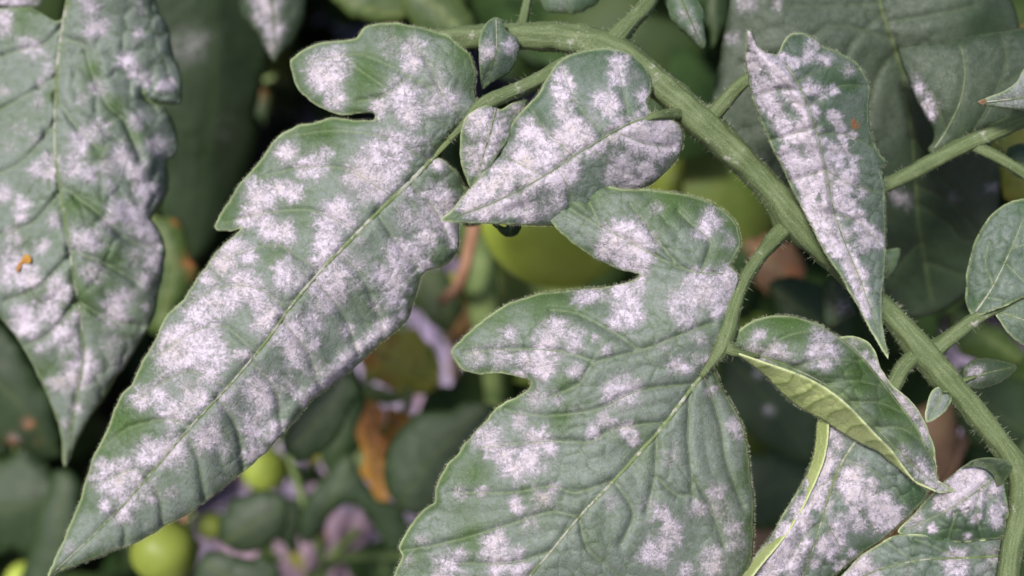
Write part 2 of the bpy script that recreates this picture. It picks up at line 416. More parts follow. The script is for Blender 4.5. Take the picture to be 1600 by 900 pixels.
def tube(name, path, rad_px, mat, parent=None, ns=14, ridge=0.0, flat=1.0, lumps=0.0, seed=0, cap=True):
    """path rows: u, v, depth; radius in units of 1/FPX of the depth"""
    path = np.asarray(path, float); C = W(path[:, 0], path[:, 1], path[:, 2])
    rad = np.asarray(rad_px, float) * np.ones(len(path)) / FPX * path[:, 2]
    T = np.gradient(C, axis=0); T /= np.linalg.norm(T, axis=1)[:, None] + 1e-12
    view = C - np.array(camo.location); view /= np.linalg.norm(view, axis=1)[:, None]
    S = np.cross(T, view); S /= np.linalg.norm(S, axis=1)[:, None] + 1e-12
    B = np.cross(T, S)
    th = np.linspace(0, 2*math.pi, ns, endpoint=False)
    al = np.concatenate([[0], np.cumsum(np.linalg.norm(np.diff(C, axis=0), axis=1))])
    V = []; 
    for i in range(len(C)):
        rr = rad[i] * (1 + ridge * np.cos(5 * th + .7 + al[i] * 12) + lumps * (vnoise(th * 1.3, np.full(ns, al[i] * 300), seed) - .5))
        V.append(C[i] + (np.cos(th) * rr)[:, None] * S[i] + (np.sin(th) * rr * flat)[:, None] * B[i])
    V = np.concatenate(V); F = []
    for i in range(len(C) - 1):
        for j in range(ns):
            a = i*ns + j; b = i*ns + (j+1) % ns; F.append((a, b, b+ns, a+ns))
    if cap:
        F.append(tuple(range(ns))[::-1]); F.append(tuple(range((len(C)-1)*ns, len(C)*ns)))
    o = new_mesh(name, V, F, mat, parent)
    me = o.data; uvl = me.uv_layers.new(name='leafmap'); uvs = []
    for p in me.polygons:
        for li in p.loop_indices:
            vi = me.loops[li].vertex_index; uvs += [al[vi // ns] * 60, (vi % ns) / ns]
    uvl.data.foreach_set('uv', uvs)
    o['_'] = 0; del o['_']
    return o

def stalk(name, pts, radii, parent, mat='stem', step=7, ridge=.07, hairs=0, hl=2.4, label=None, lumps=.26, seed=3):
    pts = np.asarray(pts, float)
    P = catmull(np.column_stack([pts, radii]), False, step)
    o = tube(name, P[:, :3], P[:, 3], M[mat], parent, 20, ridge, lumps=lumps, seed=seed)
    if label: o['label'] = label
    if hairs:
        C = W(P[:, 0], P[:, 1], P[:, 2]); V = []; F = []
        for _ in range(hairs):
            i = random.randrange(len(P) - 1); t = random.random()
            c = C[i] * (1-t) + C[i+1] * t; r = (P[i, 3]) / FPX * P[i, 2]
            T = Vector(C[i+1] - C[i]).normalized(); a = random.uniform(0, 2*math.pi)
            s = T.orthogonal().normalized(); d = (Matrix.Rotation(a, 3, T) @ s)
            p0 = Vector(c) + d * r * .9
            l = hl / 1000 * random.choice([.12, .16, .2, .26, .34, .8]) * random.uniform(.5, 1.1)
            hair(V, F, p0, (d + T * random.uniform(-.5, .5)).normalized(), l, .000026 if l < .001 else .00004)
        h = new_mesh('hairs', V, F, M['hair'], o); h['kind'] = 'stuff'
    return o

def hair(V, F, p, d, l, r):
    s = d.orthogonal().normalized(); t = d.cross(s); b = len(V)
    g = Vector((0, 0, -1)) * l * random.uniform(0, .2)
    for k in range(3):
        a = k * 2.094; V.append(tuple(p + (s * math.cos(a) + t * math.sin(a)) * r))
    for k in range(3):
        a = k * 2.094; V.append(tuple(p + d * l * .55 + g * .3 + (s * math.cos(a) + t * math.sin(a)) * r * .6))
    V.append(tuple(p + d * l + g))
    for k in range(3):
        j = (k+1) % 3; F += [(b+k, b+j, b+3+j, b+3+k), (b+3+k, b+3+j, b+6)]

def margin_hairs(leaf_obj, lf, n, hl=1.1, inner=0):
    """short hairs standing along the margin and over the blade"""
    V, F = [], []; L = lf.L; N = len(L); c0 = L.mean(0)
    idx = RNG.integers(0, N, n); P = L[idx].copy()
    dz = lf.at(P); C = W(P[:, 0], P[:, 1], dz)
    nx = W(L[(idx+1) % N][:, 0], L[(idx+1) % N][:, 1], dz)
    vd = Vector(CM.to_3x3() @ Vector((0, 0, 1)))
    for i in range(n):
        t = Vector(nx[i] - C[i]).normalized(); out = t.cross(vd)
        q = L[idx[i]] - c0; wv = Vector(W(P[i, 0]+q[0]*.01, P[i, 1]+q[1]*.01, dz[i]) - C[i])
        if out.dot(wv) < 0: out = -out
        d = (out + vd * random.uniform(-.2, .9) + t * random.uniform(-.5, .5)).normalized()
        hair(V, F, Vector(C[i]), d, hl/1000 * random.uniform(.3, 1), .00003)
    if inner:
        lo = L.min(0); hi = L.max(0); Q = RNG.uniform(lo, hi, (inner*3, 2)); Q = Q[inside(Q, L)][:inner]
        zq = lf.at(Q); CQ = W(Q[:, 0], Q[:, 1], zq)
        for i in range(len(Q)):
            d = (vd * 1. + Vector((random.uniform(-1, 1), random.uniform(-1, 1), random.uniform(-1, 1))) * .9).normalized()
            hair(V, F, Vector(CQ[i]), d, .0006 * random.uniform(.5, 1.4), .000028)
    h = new_mesh('hairs', V, F, M['hair'], leaf_obj); h['kind'] = 'stuff'

#==SETTING==
# ------------------------------------------------------------------ ground
def sheet(name, x0, x1, y0, y1, n, zf, mat):
    xs = np.linspace(x0, x1, n); ys = np.linspace(y0, y1, n); X, Y = np.meshgrid(xs, ys)
    V = np.stack([X.ravel(), Y.ravel(), zf(X, Y).ravel()], 1)
    F = [(j*n+i, j*n+i+1, (j+1)*n+i+1, (j+1)*n+i) for j in range(n-1) for i in range(n-1)]
    return new_mesh(name, V, F, mat)
soil = plain_material('damp_soil', (.045, .032, .022), (.09, .065, .045), 30, .9, .8, .01)
g0 = sheet('ground', -20, 20, -18, 22, 120, lambda x, y: (vnoise(x*1.5, y*1.5, 2)-.5)*.03 - .02, soil); g0['kind'] = 'structure'
gm = NT('lilac_mulch_film')
tc = gm.n('ShaderNodeTexCoord').outputs['Object']
wv = gm.n('ShaderNodeTexWave', i_Vector=tc, i_Scale=14., i_Distortion=3.); wv.inputs['Detail'].default_value = 3
nn_ = gm.noise(tc, 30, 4); n2_ = gm.noise(tc, 6, 3)
cc = gm.mix(gm.ramp(nn_, .3, .7), (.36, .29, .47), (.50, .42, .59))
cc = gm.mix(gm.math('MULTIPLY', gm.ramp(n2_, .56, .62), .8), cc, (.50, .34, .42))
gm.set(gm.b.inputs['Base Color'], cc); gm.b.inputs['Roughness'].default_value = .5
bpn = gm.n('ShaderNodeBump'); gm.set(bpn.inputs['Height'], gm.math('ADD', wv.outputs['Fac'], nn_)); bpn.inputs['Distance'].default_value = .01
gm.set(gm.b.inputs['Normal'], bpn.outputs[0])
g1 = sheet('mulch_film', -.30, 1.6, -.1, 2.6, 170, lambda x, y: .03 + (vnoise(x*6, y*14, 4)-.5)*.035 + (vnoise(x*19, y*37, 5)-.5)*.012, gm.m)
g1['kind'] = 'structure'

#==BACKGROUND==
def blade_points(u, v, length, width, ang, n=9, tipdir=1, lobes=0):
    """leaflet outline in leaf space round a base point"""
    a = R(ang); ax = np.array([math.cos(a), math.sin(a)]); ay = np.array([-ax[1], ax[0]])
    pts = []; up = []; dn = []
    for i in range(n):
        t = (i + .5) / n; w = width * (math.sin(math.pi * t ** .8) ** .8) * (1 + lobes * (1 if i % 2 else -1) * .12)
        up.append(np.array([u, v]) + ax * length * t + ay * w / 2); dn.append(np.array([u, v]) + ax * length * t - ay * w / 2)
    return [np.array([u, v])] + up + [np.array([u, v]) + ax * length] + dn[::-1]

def simple_leaf(name, pts, z, mat, label=None, cat='leaf', parent=None, mid=None, spots=(), bloom=.4, tilt=(0, 0), vf=6, clean=(), step=8,
                quilt=.5, cell=34, veins=(), group=None, midw=2.2, seed=None, curl=2, edge=.4, tans=(), haze=(), veinw=.9, rust=(), rough=2.2):
    P = np.array(pts, float); c = P.mean(0)
    ct = [(c[0]+dx, c[1]+dy, tilt[0]*dx/100 + tilt[1]*dy/100 + .00025*(dx*dx+dy*dy)) for dx in (-100, 0, 100) for dy in (-100, 0, 100)]
    lf = Leaf(pts, z, ct, mid=mid, veins=veins, vfold=vf, quilt=quilt, cell=cell, curl=curl, seed=seed or int(abs(P[0, 0])) % 97 + 2, step=step, rough=rough)
    o = make_leaf(name, lf, parent, M[mat], spots, bloom, clean, vein_mat='vein_dim', midw=midw, veinw=veinw if veins else 0, edge=edge, tans=tans, haze=haze, rust=rust)
    if parent is None: tag(o, label, cat, group)
    elif label: o['label'] = label
    return o

exec_bg = True
# large dim blade behind the gap between the two left leaves
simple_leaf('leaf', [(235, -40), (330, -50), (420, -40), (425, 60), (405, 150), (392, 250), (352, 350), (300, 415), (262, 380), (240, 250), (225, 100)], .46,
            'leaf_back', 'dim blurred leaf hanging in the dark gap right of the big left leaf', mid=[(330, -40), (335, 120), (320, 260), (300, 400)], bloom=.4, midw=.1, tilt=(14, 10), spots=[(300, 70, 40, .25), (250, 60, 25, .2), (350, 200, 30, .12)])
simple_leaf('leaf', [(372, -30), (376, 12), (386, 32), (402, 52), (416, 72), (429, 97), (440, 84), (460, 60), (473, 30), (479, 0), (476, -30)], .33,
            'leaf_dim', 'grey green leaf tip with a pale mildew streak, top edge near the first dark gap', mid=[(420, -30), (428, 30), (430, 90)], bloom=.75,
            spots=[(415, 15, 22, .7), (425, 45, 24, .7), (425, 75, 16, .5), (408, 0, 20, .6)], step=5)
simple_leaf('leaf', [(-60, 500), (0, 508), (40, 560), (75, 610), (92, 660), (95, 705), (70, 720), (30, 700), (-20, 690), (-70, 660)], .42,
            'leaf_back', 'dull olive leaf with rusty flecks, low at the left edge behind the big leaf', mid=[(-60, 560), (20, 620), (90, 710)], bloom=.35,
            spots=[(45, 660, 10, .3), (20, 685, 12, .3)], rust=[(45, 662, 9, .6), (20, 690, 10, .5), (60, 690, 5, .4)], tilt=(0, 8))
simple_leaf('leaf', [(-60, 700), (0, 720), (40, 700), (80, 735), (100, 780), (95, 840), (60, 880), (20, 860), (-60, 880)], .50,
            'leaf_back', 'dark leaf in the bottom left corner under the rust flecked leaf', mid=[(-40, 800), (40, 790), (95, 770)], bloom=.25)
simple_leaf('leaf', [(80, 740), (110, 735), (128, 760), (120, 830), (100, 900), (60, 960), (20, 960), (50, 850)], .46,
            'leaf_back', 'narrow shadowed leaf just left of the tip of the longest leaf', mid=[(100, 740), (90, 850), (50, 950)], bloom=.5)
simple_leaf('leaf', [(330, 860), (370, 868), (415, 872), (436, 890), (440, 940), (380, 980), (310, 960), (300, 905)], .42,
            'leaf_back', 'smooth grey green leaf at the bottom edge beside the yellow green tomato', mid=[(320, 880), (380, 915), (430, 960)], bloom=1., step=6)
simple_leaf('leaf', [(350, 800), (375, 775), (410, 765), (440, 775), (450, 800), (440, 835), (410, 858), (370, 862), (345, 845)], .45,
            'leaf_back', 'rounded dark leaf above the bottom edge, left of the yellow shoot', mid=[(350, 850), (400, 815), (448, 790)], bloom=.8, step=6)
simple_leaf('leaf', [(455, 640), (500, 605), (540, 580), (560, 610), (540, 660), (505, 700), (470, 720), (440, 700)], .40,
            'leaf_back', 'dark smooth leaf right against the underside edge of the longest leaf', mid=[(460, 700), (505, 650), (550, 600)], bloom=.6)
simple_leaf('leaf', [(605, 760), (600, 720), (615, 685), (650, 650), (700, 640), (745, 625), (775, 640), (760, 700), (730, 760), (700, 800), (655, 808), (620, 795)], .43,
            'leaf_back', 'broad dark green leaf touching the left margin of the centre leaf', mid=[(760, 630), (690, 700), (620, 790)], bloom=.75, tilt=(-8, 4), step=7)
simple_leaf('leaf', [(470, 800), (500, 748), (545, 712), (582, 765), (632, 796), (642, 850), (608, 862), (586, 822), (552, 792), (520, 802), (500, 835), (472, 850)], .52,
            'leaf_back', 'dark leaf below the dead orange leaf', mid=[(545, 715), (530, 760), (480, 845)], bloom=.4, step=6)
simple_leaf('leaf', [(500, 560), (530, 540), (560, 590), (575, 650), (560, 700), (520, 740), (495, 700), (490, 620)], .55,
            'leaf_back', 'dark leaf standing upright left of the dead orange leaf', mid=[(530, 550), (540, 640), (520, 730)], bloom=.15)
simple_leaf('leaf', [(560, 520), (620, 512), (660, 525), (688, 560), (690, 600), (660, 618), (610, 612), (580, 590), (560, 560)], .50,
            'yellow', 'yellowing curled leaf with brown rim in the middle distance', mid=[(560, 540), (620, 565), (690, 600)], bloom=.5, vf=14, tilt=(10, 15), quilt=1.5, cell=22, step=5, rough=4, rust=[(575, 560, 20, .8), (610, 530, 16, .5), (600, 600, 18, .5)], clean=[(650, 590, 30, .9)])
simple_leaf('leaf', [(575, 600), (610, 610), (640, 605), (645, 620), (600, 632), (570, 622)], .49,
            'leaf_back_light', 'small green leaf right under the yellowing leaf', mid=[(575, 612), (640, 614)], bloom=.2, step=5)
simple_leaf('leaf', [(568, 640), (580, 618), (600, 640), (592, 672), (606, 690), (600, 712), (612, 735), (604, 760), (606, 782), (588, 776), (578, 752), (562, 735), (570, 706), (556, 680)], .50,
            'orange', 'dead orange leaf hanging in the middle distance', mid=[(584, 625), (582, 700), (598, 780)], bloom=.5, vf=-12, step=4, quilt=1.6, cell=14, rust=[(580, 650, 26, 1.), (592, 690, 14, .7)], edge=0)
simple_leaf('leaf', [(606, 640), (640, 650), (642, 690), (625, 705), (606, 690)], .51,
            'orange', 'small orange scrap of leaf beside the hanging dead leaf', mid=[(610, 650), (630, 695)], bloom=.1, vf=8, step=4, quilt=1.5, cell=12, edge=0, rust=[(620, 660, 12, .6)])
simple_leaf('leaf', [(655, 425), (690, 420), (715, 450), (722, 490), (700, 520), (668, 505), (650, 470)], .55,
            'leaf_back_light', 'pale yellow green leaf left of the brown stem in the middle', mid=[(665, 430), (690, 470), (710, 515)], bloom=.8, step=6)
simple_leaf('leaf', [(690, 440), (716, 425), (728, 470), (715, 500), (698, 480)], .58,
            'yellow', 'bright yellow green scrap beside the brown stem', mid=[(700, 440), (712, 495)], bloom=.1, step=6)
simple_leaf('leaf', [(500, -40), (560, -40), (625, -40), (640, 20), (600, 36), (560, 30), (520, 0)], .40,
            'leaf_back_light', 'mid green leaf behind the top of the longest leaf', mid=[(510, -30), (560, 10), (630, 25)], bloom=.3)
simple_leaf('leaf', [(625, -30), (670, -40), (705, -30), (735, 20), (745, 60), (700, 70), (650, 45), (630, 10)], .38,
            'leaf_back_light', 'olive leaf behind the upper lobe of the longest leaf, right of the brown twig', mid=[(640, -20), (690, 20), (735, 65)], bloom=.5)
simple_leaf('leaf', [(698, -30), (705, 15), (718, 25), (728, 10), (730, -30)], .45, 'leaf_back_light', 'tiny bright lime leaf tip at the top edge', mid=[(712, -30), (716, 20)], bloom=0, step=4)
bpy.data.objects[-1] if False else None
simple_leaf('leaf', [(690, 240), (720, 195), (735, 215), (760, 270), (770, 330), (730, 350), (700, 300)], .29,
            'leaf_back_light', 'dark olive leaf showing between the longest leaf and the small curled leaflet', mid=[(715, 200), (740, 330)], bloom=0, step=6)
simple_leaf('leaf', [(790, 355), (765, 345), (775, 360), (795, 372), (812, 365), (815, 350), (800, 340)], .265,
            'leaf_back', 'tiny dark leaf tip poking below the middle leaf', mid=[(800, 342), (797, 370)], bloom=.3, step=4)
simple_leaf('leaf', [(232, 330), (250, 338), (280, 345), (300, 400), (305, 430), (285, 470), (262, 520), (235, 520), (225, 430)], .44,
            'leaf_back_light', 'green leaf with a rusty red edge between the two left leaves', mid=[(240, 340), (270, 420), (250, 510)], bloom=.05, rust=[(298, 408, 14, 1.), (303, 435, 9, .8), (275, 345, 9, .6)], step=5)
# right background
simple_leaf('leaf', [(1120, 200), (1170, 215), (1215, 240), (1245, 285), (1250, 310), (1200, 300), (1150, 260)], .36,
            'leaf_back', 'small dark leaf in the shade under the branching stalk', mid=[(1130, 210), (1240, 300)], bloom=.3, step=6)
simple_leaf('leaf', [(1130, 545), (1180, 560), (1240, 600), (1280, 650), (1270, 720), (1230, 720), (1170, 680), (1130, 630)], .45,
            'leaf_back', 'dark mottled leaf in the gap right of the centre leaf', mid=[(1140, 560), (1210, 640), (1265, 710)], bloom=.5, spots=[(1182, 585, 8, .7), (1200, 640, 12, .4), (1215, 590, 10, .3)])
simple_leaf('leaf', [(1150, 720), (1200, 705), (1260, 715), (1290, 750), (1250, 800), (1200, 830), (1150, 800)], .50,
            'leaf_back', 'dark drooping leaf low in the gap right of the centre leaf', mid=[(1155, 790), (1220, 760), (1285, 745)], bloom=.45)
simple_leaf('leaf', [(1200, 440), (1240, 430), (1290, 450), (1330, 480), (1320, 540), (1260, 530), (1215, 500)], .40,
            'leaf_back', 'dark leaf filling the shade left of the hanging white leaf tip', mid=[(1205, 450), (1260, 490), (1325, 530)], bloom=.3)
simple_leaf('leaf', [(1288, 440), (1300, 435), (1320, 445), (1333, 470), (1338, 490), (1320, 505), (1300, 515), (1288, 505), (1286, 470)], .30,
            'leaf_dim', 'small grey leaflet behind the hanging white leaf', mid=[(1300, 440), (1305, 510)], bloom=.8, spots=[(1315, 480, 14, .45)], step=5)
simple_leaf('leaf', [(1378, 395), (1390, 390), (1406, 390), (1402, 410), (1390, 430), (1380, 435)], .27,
            'leaf_blue', 'tiny pale leaf tip right of the hanging white leaf', mid=[(1382, 430), (1404, 392)], bloom=.9, step=4)
simple_leaf('leaf', [(1500, 570), (1560, 590), (1610, 600), (1620, 660), (1580, 700), (1520, 690), (1490, 640)], .42,
            'leaf_back', 'shaded leaf behind the main stalk at the right', mid=[(1505, 580), (1550, 640), (1610, 680)], bloom=.3)
simple_leaf('leaf', [(1490, 480), (1530, 500), (1570, 520), (1600, 560), (1560, 570), (1510, 560), (1480, 520)], .44,
            'leaf_back_light', 'olive leaf under the two oval leaflets at the right edge', mid=[(1490, 490), (1590, 560)], bloom=.1)
simple_leaf('leaf', [(1545, 225), (1575, 200), (1640, 200), (1640, 330), (1580, 320), (1560, 290), (1555, 250)], .32,
            'yellow', 'yellow brown leaf in the corner under the right stalk', mid=[(1560, 230), (1620, 300)], bloom=.2)
simple_leaf('leaf', [(1570, 235), (1600, 222), (1650, 225), (1650, 275), (1600, 280), (1575, 262)], .285,
            'leaf_blue', 'small green leaf tucked in the fork of the right stalk', mid=[(1572, 250), (1640, 255)], bloom=.4, step=5)
simple_leaf('leaf', [(1160, 200), (1195, 190), (1240, 205), (1235, 245), (1200, 240), (1170, 225)], .45,
            'brownleaf', 'blurred reddish dead leaf under the branching stalk', mid=[(1165, 210), (1235, 230)], bloom=.4)
simple_leaf('leaf', [(1380, 720), (1430, 640), (1480, 620), (1500, 680), (1470, 760), (1400, 800)], .45,
            'brownleaf', 'dry brown leaf seen between the right leaflets and the stalk', mid=[(1400, 780), (1490, 640)], bloom=.4)
simple_leaf('leaf', [(1150, 820), (1190, 815), (1235, 830), (1240, 870), (1200, 880), (1160, 880)], .55,
            'brownleaf', 'pinkish dry leaf near the bottom right of the centre leaf', mid=[(1150, 850), (1235, 845)], bloom=1.)


# lobed sprays half lost in the blur
def spray(u, v, z, ang, L_, mat, label, n=5, bloom=.4, rust=()):
    e = empty('leaf_spray', tuple(W(u, v, z)), label, 'leaves')
    a = R(ang); ax = np.array([math.cos(a), math.sin(a)]); ay = np.array([-ax[1], ax[0]])
    end = np.array([u, v]) + ax * L_
    P = catmull(np.array([(u, v, z, 5), (u + ax[0]*L_*.5 + ay[0]*8, v + ax[1]*L_*.5 + ay[1]*8, z, 4), (end[0], end[1], z, 2.5)]), False, 10)
    tube('stalk', P[:, :3], P[:, 3], M['stem_back'], e, 8)
    rr = random.Random(int(u + v))
    for k in range(n):
        last = k == n - 1; t = (k // 2 * 2 + 1.2) / n if not last else 1
        b = np.array([u, v]) + ax * L_ * min(t, 1); sd_ = 1 if k % 2 else -1
        an = ang if last else ang + sd_ * rr.uniform(45, 75); l = L_ * (.75 if last else rr.uniform(.45, .62))
        pts = blade_points(b[0], b[1], l, l * rr.uniform(.42, .55), an, 8, lobes=1.4)
        q = R(an); mid = [tuple(b), (b[0] + math.cos(q)*l*.5, b[1] + math.sin(q)*l*.5), (b[0] + math.cos(q)*l*.96, b[1] + math.sin(q)*l*.96)]
        simple_leaf('leaflet', pts, z + rr.uniform(-.015, .015), mat, parent=e, mid=mid, bloom=bloom, step=6, tilt=(rr.uniform(-12, 12), rr.uniform(-12, 12)), vf=rr.uniform(3, 14), seed=k + 3, rough=3, quilt=.8, cell=20, rust=rust)
    return e
spray(470, 560, .62, 60, 120, 'leaf_back_light', 'blurred light green leaves under the right edge of the longest leaf', rust=[(520, 600, 14, .5)])
spray(640, 420, .66, 110, 110, 'leaf_back', 'dark blurred leaves left of the brown stem in the middle')
spray(1180, 560, .60, 75, 150, 'leaf_back', 'dim blurred leaves low in the gap between centre leaflet and curled leaflet', rust=[(1225, 705, 14, .8)])
spray(1050, 60, .60, 50, 150, 'leaf_back', 'dark blurred leaves in the gap above the thick stalk')
spray(420, 640, .66, 80, 130, 'leaf_back', 'blurred dark leaves behind the lower edge of the longest leaf, over the tomatoes')
spray(40, 560, .60, 95, 160, 'leaf_back', 'blurred dark leaves in the lower left background')
spray(430, 120, .64, 150, 120, 'leaf_back', 'very dark leaves in the deep shade at the top left of centre', rust=[(400, 140, 16, .9), (395, 100, 10, .6)])
spray(1500, 640, .62, 60, 130, 'leaf_back_light', 'blurred light leaves right of the main stalk near the corner')
spray(1200, 360, .60, 90, 120, 'leaf_back', 'blurred leaves behind the fork of the main stalk', rust=[(1210, 400, 18, .8)])
spray(690, 520, .75, 40, 90, 'yellow', 'yellow green blurred leaves over the lilac film', n=3, rust=[(700, 520, 10, .8)])
spray(170, 800, .56, 40, 130, 'leaf_back', 'blurred leaves behind the tip of the longest leaf')
simple_leaf('leaf', [(1170, 380), (1200, 365), (1240, 380), (1262, 420), (1240, 460), (1200, 455), (1172, 425)], .5,
            'brownleaf', 'blurred pinkish dry leaf in the crook of the branching stalk', mid=[(1172, 385), (1250, 450)], bloom=.1, step=5, quilt=2, cell=16, rough=5, rust=[(1190, 390, 14, .6), (1240, 430, 16, .7)])
rs = random.Random(11)
WH = ['yellowed scrap of leaf left of the brown stem, just below the longest leaf edge', 'yellow green leaf scrap over the lilac film beside the curled yellowing leaf', 'small green leaf scrap above the lilac gap left of the dead orange leaf',
      'yellow leaf scrap in the lilac gap left of the dead orange leaf', 'green leaf scrap right behind the dead orange leaf', 'dark leaf scrap against the lilac film left of the thick olive stem', 'green leaf scrap by the thin stalk at the lower left lilac gap',
      'brown leaf scrap over the lilac patch at the bottom edge', 'green leaf scrap beside the slanting stalk at the bottom edge', 'dark leaf scrap under the broad dark leaf near the bottom edge', 'brown leaf scrap just below the dead orange leaf',
      'green leaf scrap between the oval dark leaf and the bottom edge leaf', 'brown leaf scrap hidden behind the broad dark green leaf', 'green leaf scrap just right of the brown stem in the middle', 'yellow leaf scrap low down beside the oval dark leaves']
for wi_, (u, v, z_, m_) in enumerate([(610, 470, .7, 'yellow'), (655, 560, .75, 'yellow'), (540, 640, .7, 'leaf_back_light'), (515, 690, .7, 'yellow'), (600, 640, .68, 'leaf_back_light'), (690, 610, .8, 'leaf_back'), (470, 700, .7, 'leaf_back_light'), (560, 800, .75, 'brownleaf'), (500, 820, .72, 'leaf_back_light'),
                      (620, 830, .7, 'leaf_back'), (530, 770, .7, 'brownleaf'), (410, 840, .6, 'leaf_back_light'), (640, 745, .8, 'brownleaf'), (720, 470, .66, 'leaf_back_light'), (455, 850, .66, 'yellow')]):
    l_ = rs.uniform(38, 70)
    simple_leaf('leaf_scrap', blade_points(u, v, l_, l_ * rs.uniform(.3, .55), rs.uniform(30, 150), 7, lobes=2.2), z_, m_, WH[wi_], 'leaf scrap', mid=[(u, v), (u + 4, v + 20)],
                bloom=.2, step=5, rough=5, quilt=2, cell=14, vf=rs.uniform(-10, 20), tilt=(rs.uniform(-30, 30), rs.uniform(-30, 30)), midw=0, group='scraps of foliage over the lilac film', rust=[(u + 8, v + 14, 9, rs.choice([0, .8, .5]))], edge=0)
# stems in the background
def twig(name, pts, rad, mat, label, cat):
    P = catmull(np.column_stack([pts, rad]), False, 12)
    o = tube(name, P[:, :3], P[:, 3], M[mat], None, 10, .05, lumps=.2); tag(o, label, cat); return o
twig('dry_stem', [(612, -60, .50), (614, 30, .49), (640, 160, .56)], [9, 9, 9], 'twig', 'reddish brown dry twig at the top edge above the longest leaf', 'stem')
twig('dry_stem', [(700, -60, .52), (704, 50, .50), (722, 160, .50), (745, 300, .47), (738, 370, .46), (718, 445, .47), (690, 470, .52)], [9, 9, 9, 9, 10, 10, 8], 'twig', 'brown stem running down between the longest leaf and the green tomato', 'stem')
twig('dry_stem', [(682, 440, .62), (700, 500, .62), (712, 600, .68)], [5, 5, 5], 'twig', 'thin rusty stem over the lilac film', 'stem')
twig('dry_stem', [(575, 610, .56), (590, 660, .57), (600, 740, .60)], [9, 8, 6], 'twig', 'dry brown stem inside the dead orange leaf', 'stem')
twig('dry_stem', [(505, 660, .6), (515, 740, .6), (520, 800, .66)], [6, 6, 5], 'twig', 'short brown stem over the lilac film at the lower left', 'stem')
twig('dry_stem', [(620, 690, .80), (690, 650, .80), (770, 610, .80)], [8, 9, 8], 'twig', 'fallen pinkish twig lying across the lilac film', 'stem')
twig('dry_stem', [(1460, 790, .5), (1490, 720, .5), (1530, 640, .52)], [9, 8, 7], 'twig', 'brown stem behind the main stalk at the lower right', 'stem')
twig('dry_stem', [(275, 770, .48), (292, 820, .47), (312, 860, .47)], [5, 5, 4], 'twig', 'thin rusty stalk crossing in front of the yellow green tomato', 'stem')
twig('green_stem', [(745, 350, .50), (755, 470, .50), (772, 600, .52), (776, 680, .55)], [28, 26, 17, 14], 'stem_back', 'thick olive green stem standing left of the centre leaf', 'stem')
twig('green_stem', [(445, 690, .55), (470, 770, .55), (500, 860, .55), (505, 960, .55)], [6, 6, 6, 6], 'stem_back', 'thin green stalk at the lower left beside the lilac gap', 'stem')
twig('green_stem', [(480, 905, .55), (540, 870, .56), (640, 868, .57)], [7, 7, 7], 'stem_back', 'thin green stalk lying level near the bottom edge', 'stem')
twig('green_stem', [(640, 600, .6), (628, 650, .6), (612, 700, .62)], [6, 6, 6], 'stem_back', 'dark green stalk against the lilac film', 'stem')
twig('green_stem', [(600, 790, .6), (605, 830, .6), (600, 900, .6)], [6, 6, 6], 'stem_back', 'short green stalk under the broad dark leaf', 'stem')
twig('green_stem', [(560, 830, .62), (520, 870, .6), (490, 930, .6)], [8, 8, 8], 'stem_back', 'slanting green stalk at the bottom edge, left of centre', 'stem')

# tomatoes
def tomato(u, v, r, z, mat, label, up=(.2, .9, .3)):
    c = Vector(W(u, v, z)); rad = r / FPX * z
    e = empty('tomato', tuple(c - Vector((0, 0, rad))), label, 'tomato', 'unripe tomatoes among the leaves')
    V, F = [], []; nu, nv = 32, 18; up = Vector(up).normalized(); q = up.to_track_quat('Z', 'Y')
    for j in range(nv+1):
        ph = math.pi * j / nv
        for i in range(nu):
            th = 2*math.pi*i/nu
            rr = rad * (1 + .025*math.cos(5*th)*math.sin(ph)) * (1 - .10*math.exp(-(ph/.35)**2))
            p = Vector((rr*math.sin(ph)*math.cos(th), rr*math.sin(ph)*math.sin(th), rr*.92*math.cos(ph)))
            V.append(tuple(c + q @ p))
    for j in range(nv):
        for i in range(nu):
            a = j*nu+i; b = j*nu+(i+1) % nu; F.append((a, a+nu, b+nu, b))
    new_mesh('fruit', V, F, M[mat], e)
    V, F = [], []
    top = c + up * rad * .84
    s = up.orthogonal().normalized(); t = up.cross(s)
    for k in range(5):
        a = 2*math.pi*k/5; d = s*math.cos(a)+t*math.sin(a); n = up.cross(d); b = len(V)
        for (l, wd, h) in ((.0, .10, .06), (.35, .13, .07), (.7, .07, -.06), (.95, .01, -.05)):
            for sg in (-1, 1): V.append(tuple(top + d*l*rad*.8 + n*wd*sg*rad + up*h*rad))
        F += [(b+2*i, b+2*i+1, b+2*i+3, b+2*i+2) for i in range(3)]
    cx = new_mesh('calyx', V, F, M['calyx'], e); sm = cx.modifiers.new('s', 'SOLIDIFY'); sm.thickness = rad*.03
    V = []; F = []
    for i in range(6):
        t_ = i/5; p = top + up*rad*.6*t_ + s*rad*.25*t_*t_
        for k in range(8):
            a = k*math.pi/4; V.append(tuple(p + (s*math.cos(a)+t*math.sin(a))*rad*.07))
    for i in range(5):
        for k in range(8): F.append((i*8+k, i*8+(k+1) % 8, i*8+8+(k+1) % 8, i*8+8+k))
    new_mesh('fruit_stalk', V, F, M['stem_back'], e)
    return e
tomato(872, 340, 120, .40, 'tomato', 'large smooth green tomato showing between the middle leaf and the centre leaf', (.1, .8, .6))
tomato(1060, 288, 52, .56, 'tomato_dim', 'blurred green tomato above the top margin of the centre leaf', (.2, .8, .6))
tomato(258, 862, 52, .44, 'tomato_y', 'shiny yellow green tomato under the edge of the longest leaf', (.3, .9, -.1))
tomato(330, 822, 22, .56, 'tomato_y', 'small yellow green tomato beside the shiny one at the bottom', (.2, .9, .1))
tomato(415, 735, 36, .64, 'tomato', 'blurred olive tomato right of the lower edge of the longest leaf')
